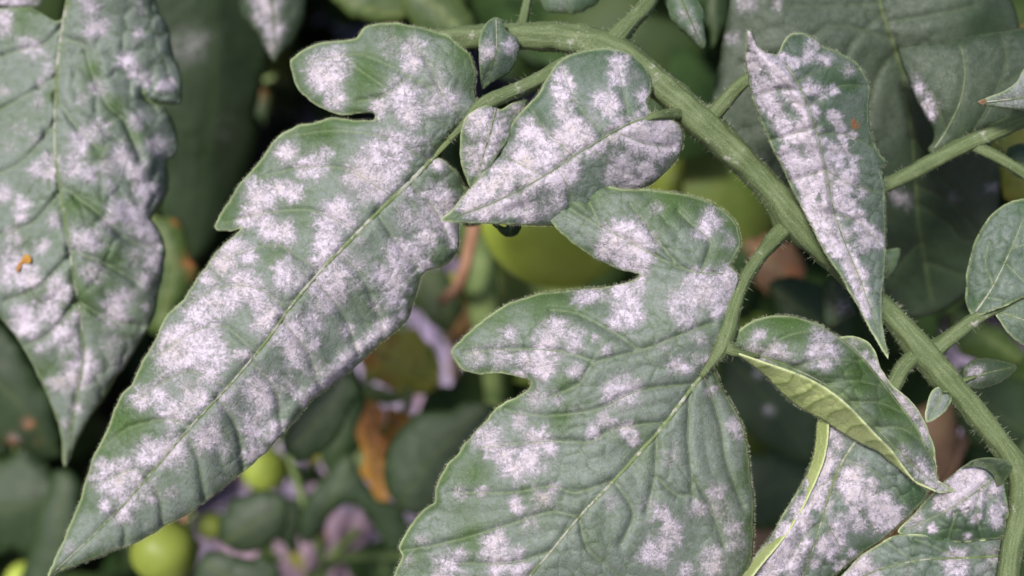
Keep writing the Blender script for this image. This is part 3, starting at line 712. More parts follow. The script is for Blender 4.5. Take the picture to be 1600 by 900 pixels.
tomato(40, 905, 30, .56, 'tomato', 'blurred pale green tomato in the bottom left corner')

# deep mass of shaded foliage between the plants
def foliage_mass():
    V, F, MI = [], [], []
    r = random.Random(5)
    holes = [(620, 560, 125), (700, 600, 90), (560, 660, 60), (490, 740, 60), (540, 850, 75), (580, 880, 60), (640, 860, 60), (1590, 700, 60), (1606, 15, 45), (1230, 860, 40), (700, 480, 60), (480, 860, 40), (660, 700, 70)]
    def leafat(c, size, nrm, dirv, mi):
        n = nrm.normalized(); d = (dirv - n * dirv.dot(n)).normalized(); s = n.cross(d); b = len(V)
        prof = [(0, 0), (.12, .22), (.32, .38), (.5, .34), (.62, .40), (.8, .22), (1, 0)]
        droop = r.uniform(.05, .45); fold = r.uniform(-.05, .35)
        for (t, w_) in prof:
            m = c + d * size * t - n * size * droop * t * t
            V.append(tuple(m))
            j = r.uniform(.85, 1.15)
            V.append(tuple(m + s * size * w_ * j + n * size * w_ * fold)); V.append(tuple(m - s * size * w_ * j + n * size * w_ * fold))
        for i in range(6):
            a = b + 3*i
            F.append((a, a+3, a+4, a+1)); F.append((a, a+2, a+5, a+3)); MI.extend([mi, mi])
    def in_gap(p):
        for a, b, c in holes:
            dv_ = Vector(W(a, b, 1.0)) - Vector(camo.location); g_ = Vector(camo.location) + dv_ * (-(CAM_H) / dv_.z)
            q_ = p - g_; 
            if (q_ - sd * q_.dot(sd)).length < .07 + c * .0004 or (q_ - Vector((0, 0, q_.z))).length < .10: return True
        return False
    n = 0
    while n < 4600:
        u = r.uniform(-900, 2500); v = r.uniform(-900, 1700)
        z = r.uniform(.50, 1.5); p = W(u, v, z); 
        if not (.05 < p[2] < .95) or in_gap(Vector(p)): continue
        if any(math.hypot(u-a, v-b) < c for a, b, c in holes): continue
        if 380 < u < 760 and v > 470 and r.random() < .8: continue
        if 430 < u < 720 and v > 470: continue
        # let some thinner foliage in the lit areas
        size = r.uniform(.05, .11)
        nrm = Vector((r.gauss(0, .5), r.gauss(-.5, .5), 1)); dv = Vector((r.gauss(0, 1), r.gauss(0, 1), r.gauss(-.6, .5)))
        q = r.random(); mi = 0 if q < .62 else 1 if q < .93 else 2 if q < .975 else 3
        leafat(Vector(p), size, nrm, dv, mi); n += 1
    # unseen thick growth added above and behind; it keeps the inside of the row in shade
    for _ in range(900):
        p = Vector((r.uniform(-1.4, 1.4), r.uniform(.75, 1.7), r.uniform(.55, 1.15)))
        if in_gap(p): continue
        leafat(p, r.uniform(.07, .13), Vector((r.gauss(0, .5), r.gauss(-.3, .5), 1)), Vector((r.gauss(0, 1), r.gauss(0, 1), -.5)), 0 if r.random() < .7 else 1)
    ms = [plain_material('deep_foliage', (.018, .042, .010), (.035, .070, .018), 40),  # low greens stand in for shade inside the row
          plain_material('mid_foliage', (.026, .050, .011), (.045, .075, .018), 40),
          plain_material('lit_foliage', (.08, .12, .02), (.12, .15, .03), 40),  # lighter copy of these greens, sunlight put into the colour
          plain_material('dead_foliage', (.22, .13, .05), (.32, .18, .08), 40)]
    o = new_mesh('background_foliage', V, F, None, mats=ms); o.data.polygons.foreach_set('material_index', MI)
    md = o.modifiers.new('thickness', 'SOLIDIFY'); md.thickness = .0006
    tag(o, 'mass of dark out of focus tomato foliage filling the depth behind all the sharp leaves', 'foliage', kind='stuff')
foliage_mass()

#==MID==
# ------------------------------------------------------------------ dusty leaf, top right
eN = empty('tomato_leaf', tuple(W(1450, 240, .30)), 'large dusty dark leaf with sunken midrib filling the top right behind the white leaf', 'leaf')
lfN = Leaf([(1142, -60), (1140, 0), (1130, 60), (1120, 110), (1112, 155), (1108, 200), (1140, 260), (1200, 320), (1260, 380), (1320, 440), (1370, 480), (1420, 497),
            (1470, 488), (1520, 450), (1552, 400), (1560, 330), (1562, 270), (1545, 215), (1560, 120), (1592, 46), (1589, 20), (1578, -10), (1570, -60), (1400, -80), (1250, -80)],
           .292, [(1130, 60, 4), (1150, 180, 8), (1250, 50, -3), (1400, 100, 2), (1350, 300, 12), (1430, 450, 40), (1550, 300, 32), (1500, 60, -2), (1585, 40, 6), (1300, -50, 0), (1550, -40, 2)],
           mid=[(1365, -60), (1376, 10), (1393, 60), (1408, 110), (1420, 170), (1428, 250), (1434, 340), (1445, 410), (1455, 470)],
           veins=[[(1380, 20), (1330, 70), (1310, 130)], [(1400, 80), (1370, 120), (1355, 190)], [(1385, 35), (1450, 25), (1520, 10)], [(1375, 5), (1300, 10), (1210, 10)],
                  [(1392, 60), (1300, 40), (1240, 80), (1160, 100)], [(1430, 290), (1490, 320), (1530, 370)], [(1432, 320), (1480, 350), (1500, 375), (1530, 378)], [(1437, 380), (1400, 420), (1385, 440)], [(1445, 410), (1500, 430)], [(1425, 215), (1470, 280), (1500, 310)]],
           quilt=.45, cell=42, curl=2, seed=31, step=4.5, vfold=-2, groove=.5)
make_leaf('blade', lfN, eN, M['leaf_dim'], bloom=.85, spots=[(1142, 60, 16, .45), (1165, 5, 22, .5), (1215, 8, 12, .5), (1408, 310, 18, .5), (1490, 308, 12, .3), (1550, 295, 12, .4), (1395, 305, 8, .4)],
          clean=[(1450, 240, 45, .9), (1430, 330, 90, .75), (1420, 430, 90, .8), (1520, 400, 80, .6), (1540, 40, 55, .85), (1480, 350, 60, .6)], rim=8, midw=3.2, veinw=1.0, vein_mat='vein_dim', edge=.3)  # lower and top right clean patches partly paint the blade's shading

eK = empty('tomato_leaf', tuple(W(1500, 228, .27)), 'green stalk at the right edge carrying a veined dusty leaf with a white patch', 'leaf')
stalk('stalk', [(1375, 294, .272), (1440, 262, .271), (1500, 230, .270), (1560, 203, .269), (1640, 170, .268)], [11, 12, 13, 13, 14], eK, hairs=500)
stalk('side_stalk', [(1520, 228, .270), (1548, 240, .268), (1580, 258, .266), (1640, 300, .264)], [9, 9, 8, 8], eK, hairs=200)
lfK = Leaf([(1405, 74), (1450, 70), (1520, 56), (1560, 50), (1600, 44), (1660, 55), (1665, 170), (1600, 195), (1560, 208), (1520, 218), (1490, 226), (1470, 236), (1455, 240), (1450, 232),
            (1458, 220), (1458, 203), (1446, 182), (1432, 158), (1419, 125), (1409, 95)],
           .272, [(1405, 74, 5), (1460, 240, 0), (1500, 120, -4), (1600, 190, 0), (1600, 60, 4), (1430, 150, 2), (1660, 100, 2)],
           mid=[(1460, 232), (1478, 205), (1500, 160), (1508, 110), (1500, 70)], veins=[[(1515, 215), (1545, 165), (1565, 120), (1572, 90), (1565, 55)], [(1565, 135), (1600, 110)], [(1478, 205), (1460, 150)]],
           quilt=.3, cell=26, curl=1.5, seed=35, step=4, groove=.35)
make_leaf('blade', lfK, eK, M['leaf_dim'], bloom=.85, spots=[(1435, 140, 16, .6), (1448, 165, 16, .7), (1455, 180, 10, .7), (1432, 120, 12, .4)], clean=[(1520, 200, 60, .5)], midw=1.6, veinw=1.2, vein_mat='sv_leaf', edge=.5, haze=[(1440, 100, 60, 1.)])

eP = empty('tomato_leaf', tuple(W(1600, 150, .255)), 'pale grey leaf with an orange tip entering at the right edge', 'leaf')
lfP = Leaf([(1529, 159), (1545, 151), (1568, 142), (1588, 127), (1600, 108), (1660, 70), (1670, 175), (1610, 174), (1580, 171), (1555, 168), (1537, 164)], .255,
           [(1530, 160, 0), (1600, 140, -3), (1660, 100, 0), (1660, 170, 2)], mid=[(1532, 160), (1600, 152), (1660, 135)], quilt=.15, seed=41, step=3.5, rough=.4)
make_leaf('blade', lfP, eP, M['leaf_blue'], bloom=1., spots=[(1600, 140, 40, .3), (1570, 158, 20, .25)], rim=5, midw=1.4, edge=.5)
lfT = Leaf([(1528, 159), (1533, 156), (1539, 154), (1541, 159), (1539, 163), (1534, 163)], .2545, seed=3, quilt=0, step=2, curl=0)
make_leaf('dry_tip', lfT, eP, M['brownleaf'], bloom=.6, label='orange dried tip')

# leaflets along the top
simple_leaf('leaf', [(833, -40), (838, -5), (848, 10), (866, 20), (890, 23), (915, 16), (934, 2), (945, -40)], .285, 'leaf_blue', 'rounded blue green leaf cut by the top edge above the green stalk', mid=[(880, -40), (888, 20)], bloom=.6, step=4, spots=[(880, 5, 20, .15)])
simple_leaf('leaf', [(1028, -40), (1038, 0), (1048, 26), (1066, 50), (1084, 66), (1099, 77), (1102, 60), (1102, 35), (1097, 8), (1085, -40)], .27, 'leaf_blue', 'pointed leaf tip hanging from the top edge left of the dusty dark leaf', mid=[(1050, -40), (1070, 10), (1097, 72)], bloom=.7, step=4,
            spots=[(1070, 22, 12, .5), (1085, 45, 12, .5), (1092, 62, 8, .4)])
simple_leaf('leaf', [(1100, -40), (1098, 10), (1105, 50), (1112, 80), (1125, 60), (1138, 20), (1145, -40)], .34, 'leaf_back', 'dark sliver of leaf between the pointed tip and the dusty dark leaf', mid=[(1115, -40), (1115, 70)], bloom=.3, step=6)

# ------------------------------------------------------------------ big leaf at the left
eL = empty('tomato_leaf', tuple(W(112, -30, .29)), 'big drooping leaf at the left edge, slightly out of focus and blotched white', 'leaf')
lfL = Leaf([(112, -60), (245, -60), (243, 0), (250, 24), (262, 40), (268, 62), (271, 90), (280, 108), (284, 135), (283, 160), (262, 163), (240, 160), (226, 150), (222, 142), (224, 150), (245, 162), (262, 176), (274, 200),
            (278, 232), (272, 246), (262, 250), (263, 290), (255, 320), (236, 342), (246, 356), (256, 380), (258, 405), (253, 440), (245, 480), (234, 510), (215, 542), (190, 580), (165, 617),
            (140, 655), (120, 692), (103, 729), (97, 718), (97, 690), (90, 660), (76, 622), (60, 590), (45, 562), (28, 530), (8, 505), (-10, 488), (-90, 430), (-120, 200), (-90, 10), (0, 14), (48, 11), (66, 22), (86, 32), (100, 26), (106, 0)],
           .292, [(100, -40, -4), (90, 150, 2), (110, 400, -3), (103, 725, 16), (283, 130, 8), (270, 220, 8), (255, 400, 4), (200, 560, 6), (-80, 200, 10), (-60, 420, 8), (40, 540, 6), (20, 60, 8), (240, -40, 4), (180, 250, -1), (30, 300, 2)],
           mid=[(118, -50), (101, 30), (92, 90), (88, 150), (86, 200), (87, 245), (95, 300), (106, 370), (115, 430), (126, 490), (130, 560), (115, 650), (103, 720)],
           veins=[[(97, 40), (70, 70), (30, 80), (-20, 95)], [(90, 120), (40, 150), (-30, 190)], [(88, 190), (40, 250), (-20, 280)], [(94, 300), (50, 350), (-10, 370)], [(110, 400), (60, 450), (10, 470)], [(120, 470), (80, 520), (40, 540)],
                  [(96, 60), (130, 70), (140, 100), (165, 160), (195, 190), (220, 250)], [(88, 150), (110, 185), (150, 230)], [(95, 290), (150, 330), (200, 375), (245, 385)], [(108, 390), (160, 410), (215, 440)], [(122, 470), (170, 500), (220, 510)]],
           quilt=.75, cell=40, curl=3, seed=51, step=3.6, vfold=2.2, groove=.9, rough=.9,
           ridges=[([(120, 80), (150, 160), (190, 210)], -1.2, 12), ([(215, 150), (245, 150), (275, 165)], 2, 16), ([(60, 130), (70, 200), (78, 240)], -1.5, 8)])
bl = make_leaf('blade', lfL, eL, M['leaf'], bloom=.95, rim=5, midw=4.0, veinw=1.0, edge=.5, vein_mat='vein', label='blotched white blade',
          spots=[(150, 43, 22, .9), (139, 6, 18, .8), (6, 35, 20, .8), (46, 72, 22, .7), (217, 55, 11, .8), (196, 95, 17, .9), (208, 110, 13, .9), (225, 124, 15, .95), (258, 132, 17, 1), (266, 128, 12, .9), (217, 14, 14, .5), (153, 136, 18, .6),
                 (127, 156, 14, .5), (64, 130, 12, .5), (61, 159, 16, .5), (153, 202, 23, .8), (127, 220, 24, .8), (196, 246, 27, .95), (246, 228, 19, .85), (214, 188, 17, .75), (78, 251, 22, .85), (3, 142, 16, .6), (78, 107, 16, .5),
                 (211, 269, 20, .9), (58, 266, 17, .8), (78, 269, 18, .7), (6, 304, 17, .85), (32, 321, 20, .85), (32, 338, 12, .9), (84, 347, 12, .8), (116, 263, 23, .65), (139, 272, 20, .65), (185, 327, 20, .9), (208, 335, 24, .92),
                 (231, 298, 22, .85), (223, 356, 20, .9), (237, 379, 19, .92), (240, 410, 18, .92), (228, 437, 15, .75), (171, 347, 16, .85), (124, 373, 24, .8), (145, 376, 18, .8), (145, 425, 24, .7), (23, 425, 32, .85), (49, 434, 22, .95),
                 (66, 385, 13, .8), (87, 448, 20, .95), (98, 457, 19, 1), (38, 494, 24, .95), (81, 489, 24, .95), (179, 486, 28, .9), (188, 465, 20, .85), (228, 480, 8, .8), (40, 508, 22, 1), (97, 525, 26, .85), (118, 497, 15, .65),
                 (187, 495, 20, .8), (131, 569, 26, .97), (118, 591, 24, .8), (93, 600, 19, .75), (118, 637, 11, .85), (193, 566, 20, .5), (174, 538, 17, .5), (103, 659, 11, .5), (12, 230, 18, .3), (30, 200, 18, .3), (20, 370, 18, .6), (165, 260, 20, .5),
                 (115, 245, 16, .5), (60, 215, 20, .35), (170, 290, 16, .5), (10, 400, 20, .7), (210, 400, 18, .5), (205, 460, 14, .6), (60, 545, 14, .5)],
          clean=[(115, 320, 22, .9), (150, 325, 32, .7), (150, 465, 34, 1), (175, 405, 28, .85), (60, 462, 22, .9), (115, 465, 25, .9), (145, 110, 16, .9), (180, 165, 18, .9), (215, 210, 18, .7), (155, 240, 18, .8), (22, 30, 40, .6), (80, 150, 12, .9), (35, 380, 20, .7), (110, 560, 15, .5), (70, 575, 24, .6), (80, 240, 8, .9)],
          tans=[(93, 600, 14, .9)])
lfO = Leaf([(36, 402), (40, 397), (46, 400), (48, 407), (45, 412), (38, 411), (33, 415), (31, 421), (27, 426), (25, 421), (28, 413), (32, 408)], .2893, [(36, 402, .5), (46, 400, -1.), (27, 426, .8), (38, 411, 0)], seed=3, quilt=.5, cell=5, step=1.5, curl=.4, rough=.6)
lfO.z = float(lfL.at(np.array([[38, 410]]))[0]) - .0013
po = make_leaf('petal_scrap', lfO, None, M['orange'], bloom=.2, midrib=False, thick=.0002, rust=[(28, 422, 5, .6)], edge=0); tag(po, 'small orange petal scrap stuck on the big left leaf', 'petal')
lfL2 = Leaf([(-60, -60), (70, -60), (66, 0), (60, 10), (30, 13), (0, 12), (-60, 20)], .31, seed=8, quilt=.3, step=5, mid=[(-50, -30), (10, -20), (60, -10)])
ol2 = make_leaf('leaf', lfL2, None, M['leaf_dim'], bloom=1, spots=[(15, 0, 30, .8), (45, -5, 18, .5)]); tag(ol2, 'whitish leaf scrap in the top left corner above the big leaf', 'leaf')

#==MAIN==
# ------------------------------------------------------------------ the branch that carries the sharp leaflets
eM = empty('tomato_branch', tuple(W(1240, 345, .258)), 'hairy green branch crossing the picture and carrying the mildewed leaflets', 'branch')
S = lambda *a, **k: stalk(*a, eM, **k)
S('stem', [(640, 66, .272), (700, 62, .270), (760, 58, .268), (820, 56, .266), (880, 60, .264), (930, 68, .262), (975, 88, .260), (1030, 132, .259), (1090, 185, .258), (1150, 240, .258), (1200, 292, .258), (1240, 340, .258),
           (1290, 392, .259), (1350, 450, .259), (1400, 500, .258), (1450, 560, .257), (1510, 628, .256), (1560, 690, .255), (1592, 735, .254)],
  [17, 18, 19, 21, 23, 23, 23, 23, 25, 22, 22, 29, 22, 18, 18, 23, 19, 18, 20], hairs=5200, label='thick ridged main stalk', ridge=.085, hl=2.6)
S('stem_end', [(1586, 715, .254), (1597, 760, .253), (1592, 810, .252), (1580, 860, .251), (1572, 940, .250)], [20, 18, 17, 16, 16], hairs=600, label='lower end of the stalk bending down')
S('side_stalk', [(1035, -40, .272), (1012, 5, .267), (985, 35, .263), (962, 62, .261), (955, 82, .261)], [12, 13, 14, 19, 20], hairs=400, label='side stalk forking up to the top edge')
S('side_stalk', [(830, -30, .272), (822, 12, .270), (816, 38, .268), (812, 52, .267)], [8, 7, 8, 11], hairs=120, label='thin short stalk at the top edge')
S('side_stalk', [(935, 82, .260), (880, 103, .258), (830, 130, .256), (790, 148, .255), (760, 162, .254), (740, 179, .254), (722, 199, .2543), (702, 219, .2548)], [12, 12, 12, 12, 13, 11, 7, 4.5], hairs=600, label='stalk of the longest leaflet')
S('side_stalk', [(1092, 200, .2600), (1120, 172, .257), (1145, 145, .256), (1170, 122, .256), (1200, 100, .254), (1232, 105, .250)], [17, 13, 11, 10, 8, 6], hairs=260, label='stalk running up behind the hanging white leaflet')
S('side_stalk', [(1085, 184, .2605), (1066, 179, .2575), (1028, 180, .249), (1005, 188, .2482)], [12, 10, 7, 4], hairs=160, label='short powdery stalk of the middle leaflet')
S('side_stalk', [(1245, 342, .2595), (1220, 364, .2578), (1192, 394, .2525), (1163, 438, .247), (1147, 480, .244), (1137, 515, .242), (1127, 545, .241), (1112, 567, .2409), (1096, 588, .2411)], [18, 15, 11, 11, 12, 14, 12, 7, 4.5], hairs=900, label='stalk of the centre leaflet')
S('side_stalk', [(1130, 525, .2415), (1140, 545, .241), (1160, 552, .241), (1185, 556, .2425)], [12, 11, 6, 3], hairs=120, label='tiny stalk of the curled leaflet')
S('side_stalk', [(1448, 550, .2590), (1428, 558, .2570), (1407, 580, .2538), (1395, 605, .253), (1392, 625, .253)], [20, 14, 12, 12, 9], hairs=260, label='short stalk behind the curled leaflet')
S('side_stalk', [(1452, 553, .2590), (1474, 535, .2568), (1510, 508, .255), (1545, 487, .255), (1590, 470, .255), (1650, 455, .255)], [18, 13, 11, 9, 7, 6], hairs=400, label='stalk of the oval leaflets at the right edge')
S('side_stalk', [(1500, 596, .255), (1512, 592, .254), (1525, 588, .253)], [6, 3.5, 2], label='thread thin stalk of a dark leaflet')
S('side_stalk', [(1500, 618, .255), (1485, 612, .254), (1474, 612, .253)], [6, 3.5, 2], label='thread thin stalk of a pale leaflet')
S('side_stalk', [(1596, 745, .2560), (1580, 731, .2530), (1560, 735, .249)], [12, 6, 3], label='short stalk of the powdery leaflet near the corner')
# longest leaflet
A_pts = [(756, 166), (745, 152), (741, 135), (743, 110), (735, 86), (718, 68), (695, 53), (670, 45), (645, 40), (620, 35), (595, 36), (570, 42), (561, 52), (556, 58), (530, 62), (505, 66), (480, 76), (462, 87), (453, 94), (454, 108), (458, 125),
         (466, 142), (480, 155), (500, 168), (520, 177), (545, 181), (568, 178), (583, 179), (583, 186), (562, 187), (545, 186), (520, 183), (498, 190), (470, 195), (446, 207), (430, 220), (410, 245), (390, 268), (372, 290), (355, 318), (344, 336), (336, 354),
         (343, 362), (362, 361), (377, 355), (370, 364), (352, 378), (335, 395), (325, 410), (305, 440), (287, 465), (270, 481), (258, 495), (245, 525), (231, 548), (222, 562), (214, 582), (205, 600), (190, 618), (179, 638), (170, 662), (160, 685), (150, 706),
         (140, 732), (132, 755), (125, 780), (115, 805), (105, 830), (94, 855), (82, 880), (75, 900), (92, 892), (120, 885), (150, 872), (180, 860), (207, 851), (240, 832), (280, 810), (320, 785), (350, 762), (375, 742), (402, 720), (430, 692), (455, 662), (480, 637),
         (487, 626), (510, 608), (540, 586), (570, 560), (600, 532), (622, 514), (636, 500), (646, 478), (652, 455), (658, 432), (668, 423), (690, 418), (705, 408), (714, 396), (718, 378), (719, 350), (724, 325), (735, 300), (722, 284), (708, 262), (693, 249), (680, 246),
         (684, 236), (702, 217), (722, 197), (745, 185)]
lfA = Leaf(A_pts, .2545, [(750, 165, 0), (600, 40, 5), (455, 95, 7), (640, 130, -3), (500, 200, 3), (340, 355, 8), (550, 300, -2), (400, 430, -2), (250, 500, 8), (160, 700, 8), (300, 650, 0), (80, 890, 10), (350, 760, 9), (480, 630, 9), (620, 510, 9), (715, 390, 6), (650, 300, 1), (460, 540, 1), (730, 300, 5)],
           mid=[(752, 172), (720, 202), (692, 230), (660, 264), (622, 302), (590, 332), (545, 378), (500, 424), (455, 478), (421, 527), (390, 565), (353, 608), (320, 643), (294, 671), (240, 735), (190, 792), (140, 842), (85, 893)],
           veins=[[(730, 190), (690, 150), (640, 120), (560, 85), (480, 100)], [(640, 120), (600, 150), (560, 158)], [(690, 150), (670, 100), (640, 60)], [(600, 135), (555, 105), (540, 92)],
                  [(672, 252), (600, 215), (520, 205), (440, 215)], [(615, 308), (540, 265), (470, 262), (400, 280)], [(560, 362), (490, 330), (420, 332), (350, 348)], [(500, 425), (440, 385), (400, 388), (350, 405)],
                  [(450, 484), (400, 450), (340, 450), (290, 480)], [(400, 552), (350, 510), (300, 520), (240, 560)], [(355, 606), (300, 580), (250, 600), (195, 640)], [(300, 665), (260, 655), (200, 670), (160, 700)], [(235, 740), (200, 735), (140, 765)],
                  [(640, 285), (680, 330), (705, 380)], [(590, 332), (620, 380), (650, 420)], [(530, 395), (570, 440), (600, 520)], [(490, 436), (535, 490), (560, 555)], [(440, 500), (480, 550), (500, 605)], [(390, 565), (430, 610), (440, 670)],
                  [(340, 622), (370, 670), (380, 730)], [(290, 676), (310, 720), (320, 780)], [(230, 745), (250, 780), (255, 820)], [(180, 802), (195, 825), (195, 850)]],
           quilt=.34, cell=25, curl=2.2, rough=.9, seed=61, step=2.5, vfold=1.0, groove=.55, ridges=[([(600, 520), (540, 565), (480, 620), (420, 690)], 1.6, 14), ([(340, 400), (300, 450), (250, 510)], .8, 10)])
A_spots = [(478, 634, 10, .9), (560, 541, 11, 1), (551, 557, 11, 1), (519, 590, 10, 1), (430, 674, 12, 1), (424, 684, 12, 1), (404, 706, 12, 1), (604, 514, 10, 1), (615, 500, 9, .9), (714, 366, 9, .95), (495, 110, 27), (525, 95, 24), (515, 130, 25), (525, 155, 20), (505, 122, 20), (645, 78, 24, .75), (645, 98, 24, .85), (635, 150, 30), (640, 180, 27), (592, 168, 22, .85), (700, 155, 32, .8), (680, 160, 27, .8), (608, 60, 22, .3), (680, 115, 22, .35), (612, 85, 16, .3),
           (450, 240, 27), (495, 260, 26), (508, 240, 14, .7), (475, 262, 18), (400, 305, 25), (435, 295, 22), (420, 312, 18), (458, 300, 18), (398, 332, 24), (385, 345, 18), (418, 356, 22), (442, 362, 25), (589, 236, 31), (623, 224, 28), (630, 244, 22),
           (655, 222, 20, .5), (564, 266, 33), (590, 278, 34), (610, 272, 22), (584, 297, 26), (530, 331, 28), (513, 349, 28), (540, 345, 18), (506, 376, 26), (520, 390, 20), (359, 383, 24), (684, 254, 15), (682, 305, 26), (696, 317, 22), (677, 324, 22), (692, 346, 22), (711, 361, 18), (708, 340, 12),
           (665, 373, 26), (630, 390, 24), (633, 341, 22, .7), (638, 302, 18, .6), (367, 392, 24), (350, 409, 20), (324, 434, 16), (387, 399, 18), (377, 446, 28), (396, 458, 26), (362, 465, 26), (338, 475, 28), (313, 497, 30), (277, 531, 34), (301, 541, 36), (325, 541, 32), (269, 560, 30), (338, 560, 26),
           (448, 443, 26), (445, 419, 20), (514, 384, 26), (506, 406, 22), (421, 487, 24), (411, 504, 22), (502, 450, 28), (528, 436, 30), (504, 475, 24), (530, 460, 20), (487, 502, 22), (455, 519, 28), (460, 541, 28), (467, 563, 24), (489, 536, 18), (382, 556, 19), (543, 516, 13), (626, 392, 20),
           (626, 414, 24), (599, 433, 22), (618, 441, 25), (616, 465, 23), (711, 378, 14), (665, 416, 16), (628, 492, 14, .7), (596, 516, 16, .95), (610, 505, 12, .9), (577, 531, 16, .95), (543, 563, 17, 1), (587, 477, 12, .6), (557, 445, 14, .4), (245, 622, 26), (225, 620, 22), (272, 647, 24), (326, 585, 24),
           (296, 632, 26), (311, 622, 22), (404, 607, 26, .85), (411, 627, 22, .9), (328, 676, 26), (321, 690, 22), (352, 617, 18, .6), (399, 671, 24, .85), (433, 668, 20, 1), (394, 708, 22), (238, 708, 28), (262, 703, 24), (231, 713, 24), (273, 704, 26), (250, 710, 20), (170, 748, 26), (194, 739, 24),
           (202, 785, 24), (182, 763, 20), (165, 790, 13), (190, 807, 22), (231, 770, 20, .6), (268, 770, 14, .5), (109, 856, 13, .5), (212, 751, 18, .6), (526, 579, 17, 1), (511, 601, 14, 1), (492, 611, 14, 1), (465, 616, 14, .9), (478, 622, 12, .9), (399, 711, 20, 1), (413, 621, 22, .8), (401, 657, 22, .8),
           (496, 579, 16, .6), (450, 600, 18, .4), (545, 400, 18, .45), (570, 410, 18, .4), (480, 420, 18, .35), (560, 380, 16, .4), (260, 590, 18, .5), (290, 600, 18, .5), (345, 640, 16, .4), (370, 640, 16, .35), (160, 725, 12, .5), (350, 700, 18, .4), (660, 345, 18, .5), (650, 395, 14, .5)]
oA = make_leaf('leaflet', lfA, eM, M['leaf'], A_spots, bloom=1.0, rim=14, midw=4.4, veinw=.5, haze=[(300, 760, 60, 1.), (420, 660, 60, 1.), (540, 560, 50, .95), (180, 840, 40, 1.), (600, 480, 40, .85), (110, 865, 24, .9), (240, 800, 50, 1.)], label='longest leaflet, spotted white, reaching to the lower left corner',
          clean=[(475, 150, 36, 1), (565, 110, 38, .9), (560, 150, 30, .9), (475, 85, 26, .7), (500, 205, 42, 1), (450, 218, 32, .9), (385, 285, 32, 1), (355, 335, 22, 1), (245, 575, 24, .8), (215, 610, 22, .9), (195, 660, 36, 1), (160, 720, 26, .9), (470, 330, 36, .5), (430, 400, 22, .7), (210, 665, 30, .8), (140, 790, 20, .6),
                 (620, 50, 20, .6), (720, 90, 30, .7), (730, 130, 22, .6), (690, 285, 24, .7), (690, 395, 22, .6), (560, 480, 40, .35), (300, 470, 16, .8), (255, 520, 12, .8)],
          tans=[(565, 268, 22, .8), (345, 412, 22, .7), (270, 545, 22, .7), (300, 600, 16, .7), (185, 752, 9, .9), (520, 585, 10, .8), (400, 310, 12, .6), (505, 112, 10, .5)])
margin_hairs(oA, lfA, 2200, .8, 2500)

# small curled leaflet between
lfC2 = Leaf([(745, 170), (765, 163), (782, 170), (800, 161), (824, 156), (812, 180), (800, 205), (785, 232), (765, 262), (745, 292), (733, 291), (724, 268), (719, 245), (719, 215), (723, 190), (732, 177)], .2525,
            [(750, 170, -2), (720, 230, 3), (740, 285, 3), (800, 180, 2), (760, 210, -3)], mid=[(775, 168), (765, 210), (742, 285)], quilt=.4, cell=22, curl=1, seed=71, step=2.5)
make_leaf('leaflet', lfC2, eM, M['leaf'], [(750, 187, 26, 1), (742, 180, 16, 1), (767, 210, 22), (737, 240, 22), (755, 237, 20), (777, 207, 18), (743, 262, 16, .8), (806, 172, 17, .7), (785, 185, 14, .6), (770, 230, 14, .7)], bloom=.7, rim=10,
          clean=[(732, 205, 14, .9), (732, 270, 12, .8)], tans=[(727, 187, 10, 1)], label='small curled leaflet half hidden by the middle leaflet', midw=1.2)

# middle leaflet
C_pts = [(690, 343), (704, 330), (722, 307), (742, 285), (760, 262), (775, 240), (786, 220), (797, 198), (806, 184), (820, 168), (836, 154), (846, 139), (852, 124), (863, 108), (879, 92), (900, 82), (925, 76), (950, 75), (975, 80), (996, 90), (1010, 105), (1018, 125),
         (1018, 142), (1011, 158), (1016, 174), (1030, 184), (1048, 186), (1062, 195), (1068, 210), (1065, 232), (1055, 252), (1040, 270), (1020, 287), (995, 296), (960, 310), (930, 345), (900, 360), (872, 354), (840, 353), (800, 352), (760, 349), (730, 349), (706, 348)]
lfC = Leaf(C_pts, .2475, [(690, 343, 5), (780, 230, 5), (860, 105, 6), (950, 76, 6), (1018, 130, 5), (1020, 180, 0), (1066, 215, 5), (1010, 290, 7), (900, 230, -3), (800, 350, 6), (950, 140, -1), (900, 350, 6), (830, 290, -1)],
           mid=[(1022, 180), (990, 190), (960, 205), (935, 220), (895, 245), (850, 275), (800, 303), (750, 325), (697, 343)],
           veins=[[(985, 192), (975, 150), (965, 100)], [(945, 213), (900, 160), (880, 110)], [(895, 245), (850, 200), (830, 170)], [(850, 275), (800, 250), (780, 240)], [(960, 205), (1010, 225), (1050, 230)], [(920, 230), (960, 260), (1000, 280)], [(870, 262), (890, 300), (890, 340)], [(810, 298), (820, 330), (815, 350)]],
           quilt=.3, cell=24, curl=1.6, seed=81, step=2.5, vfold=1.2, groove=.5, ridges=[([(795, 330), (825, 322)], -1.5, 9)])
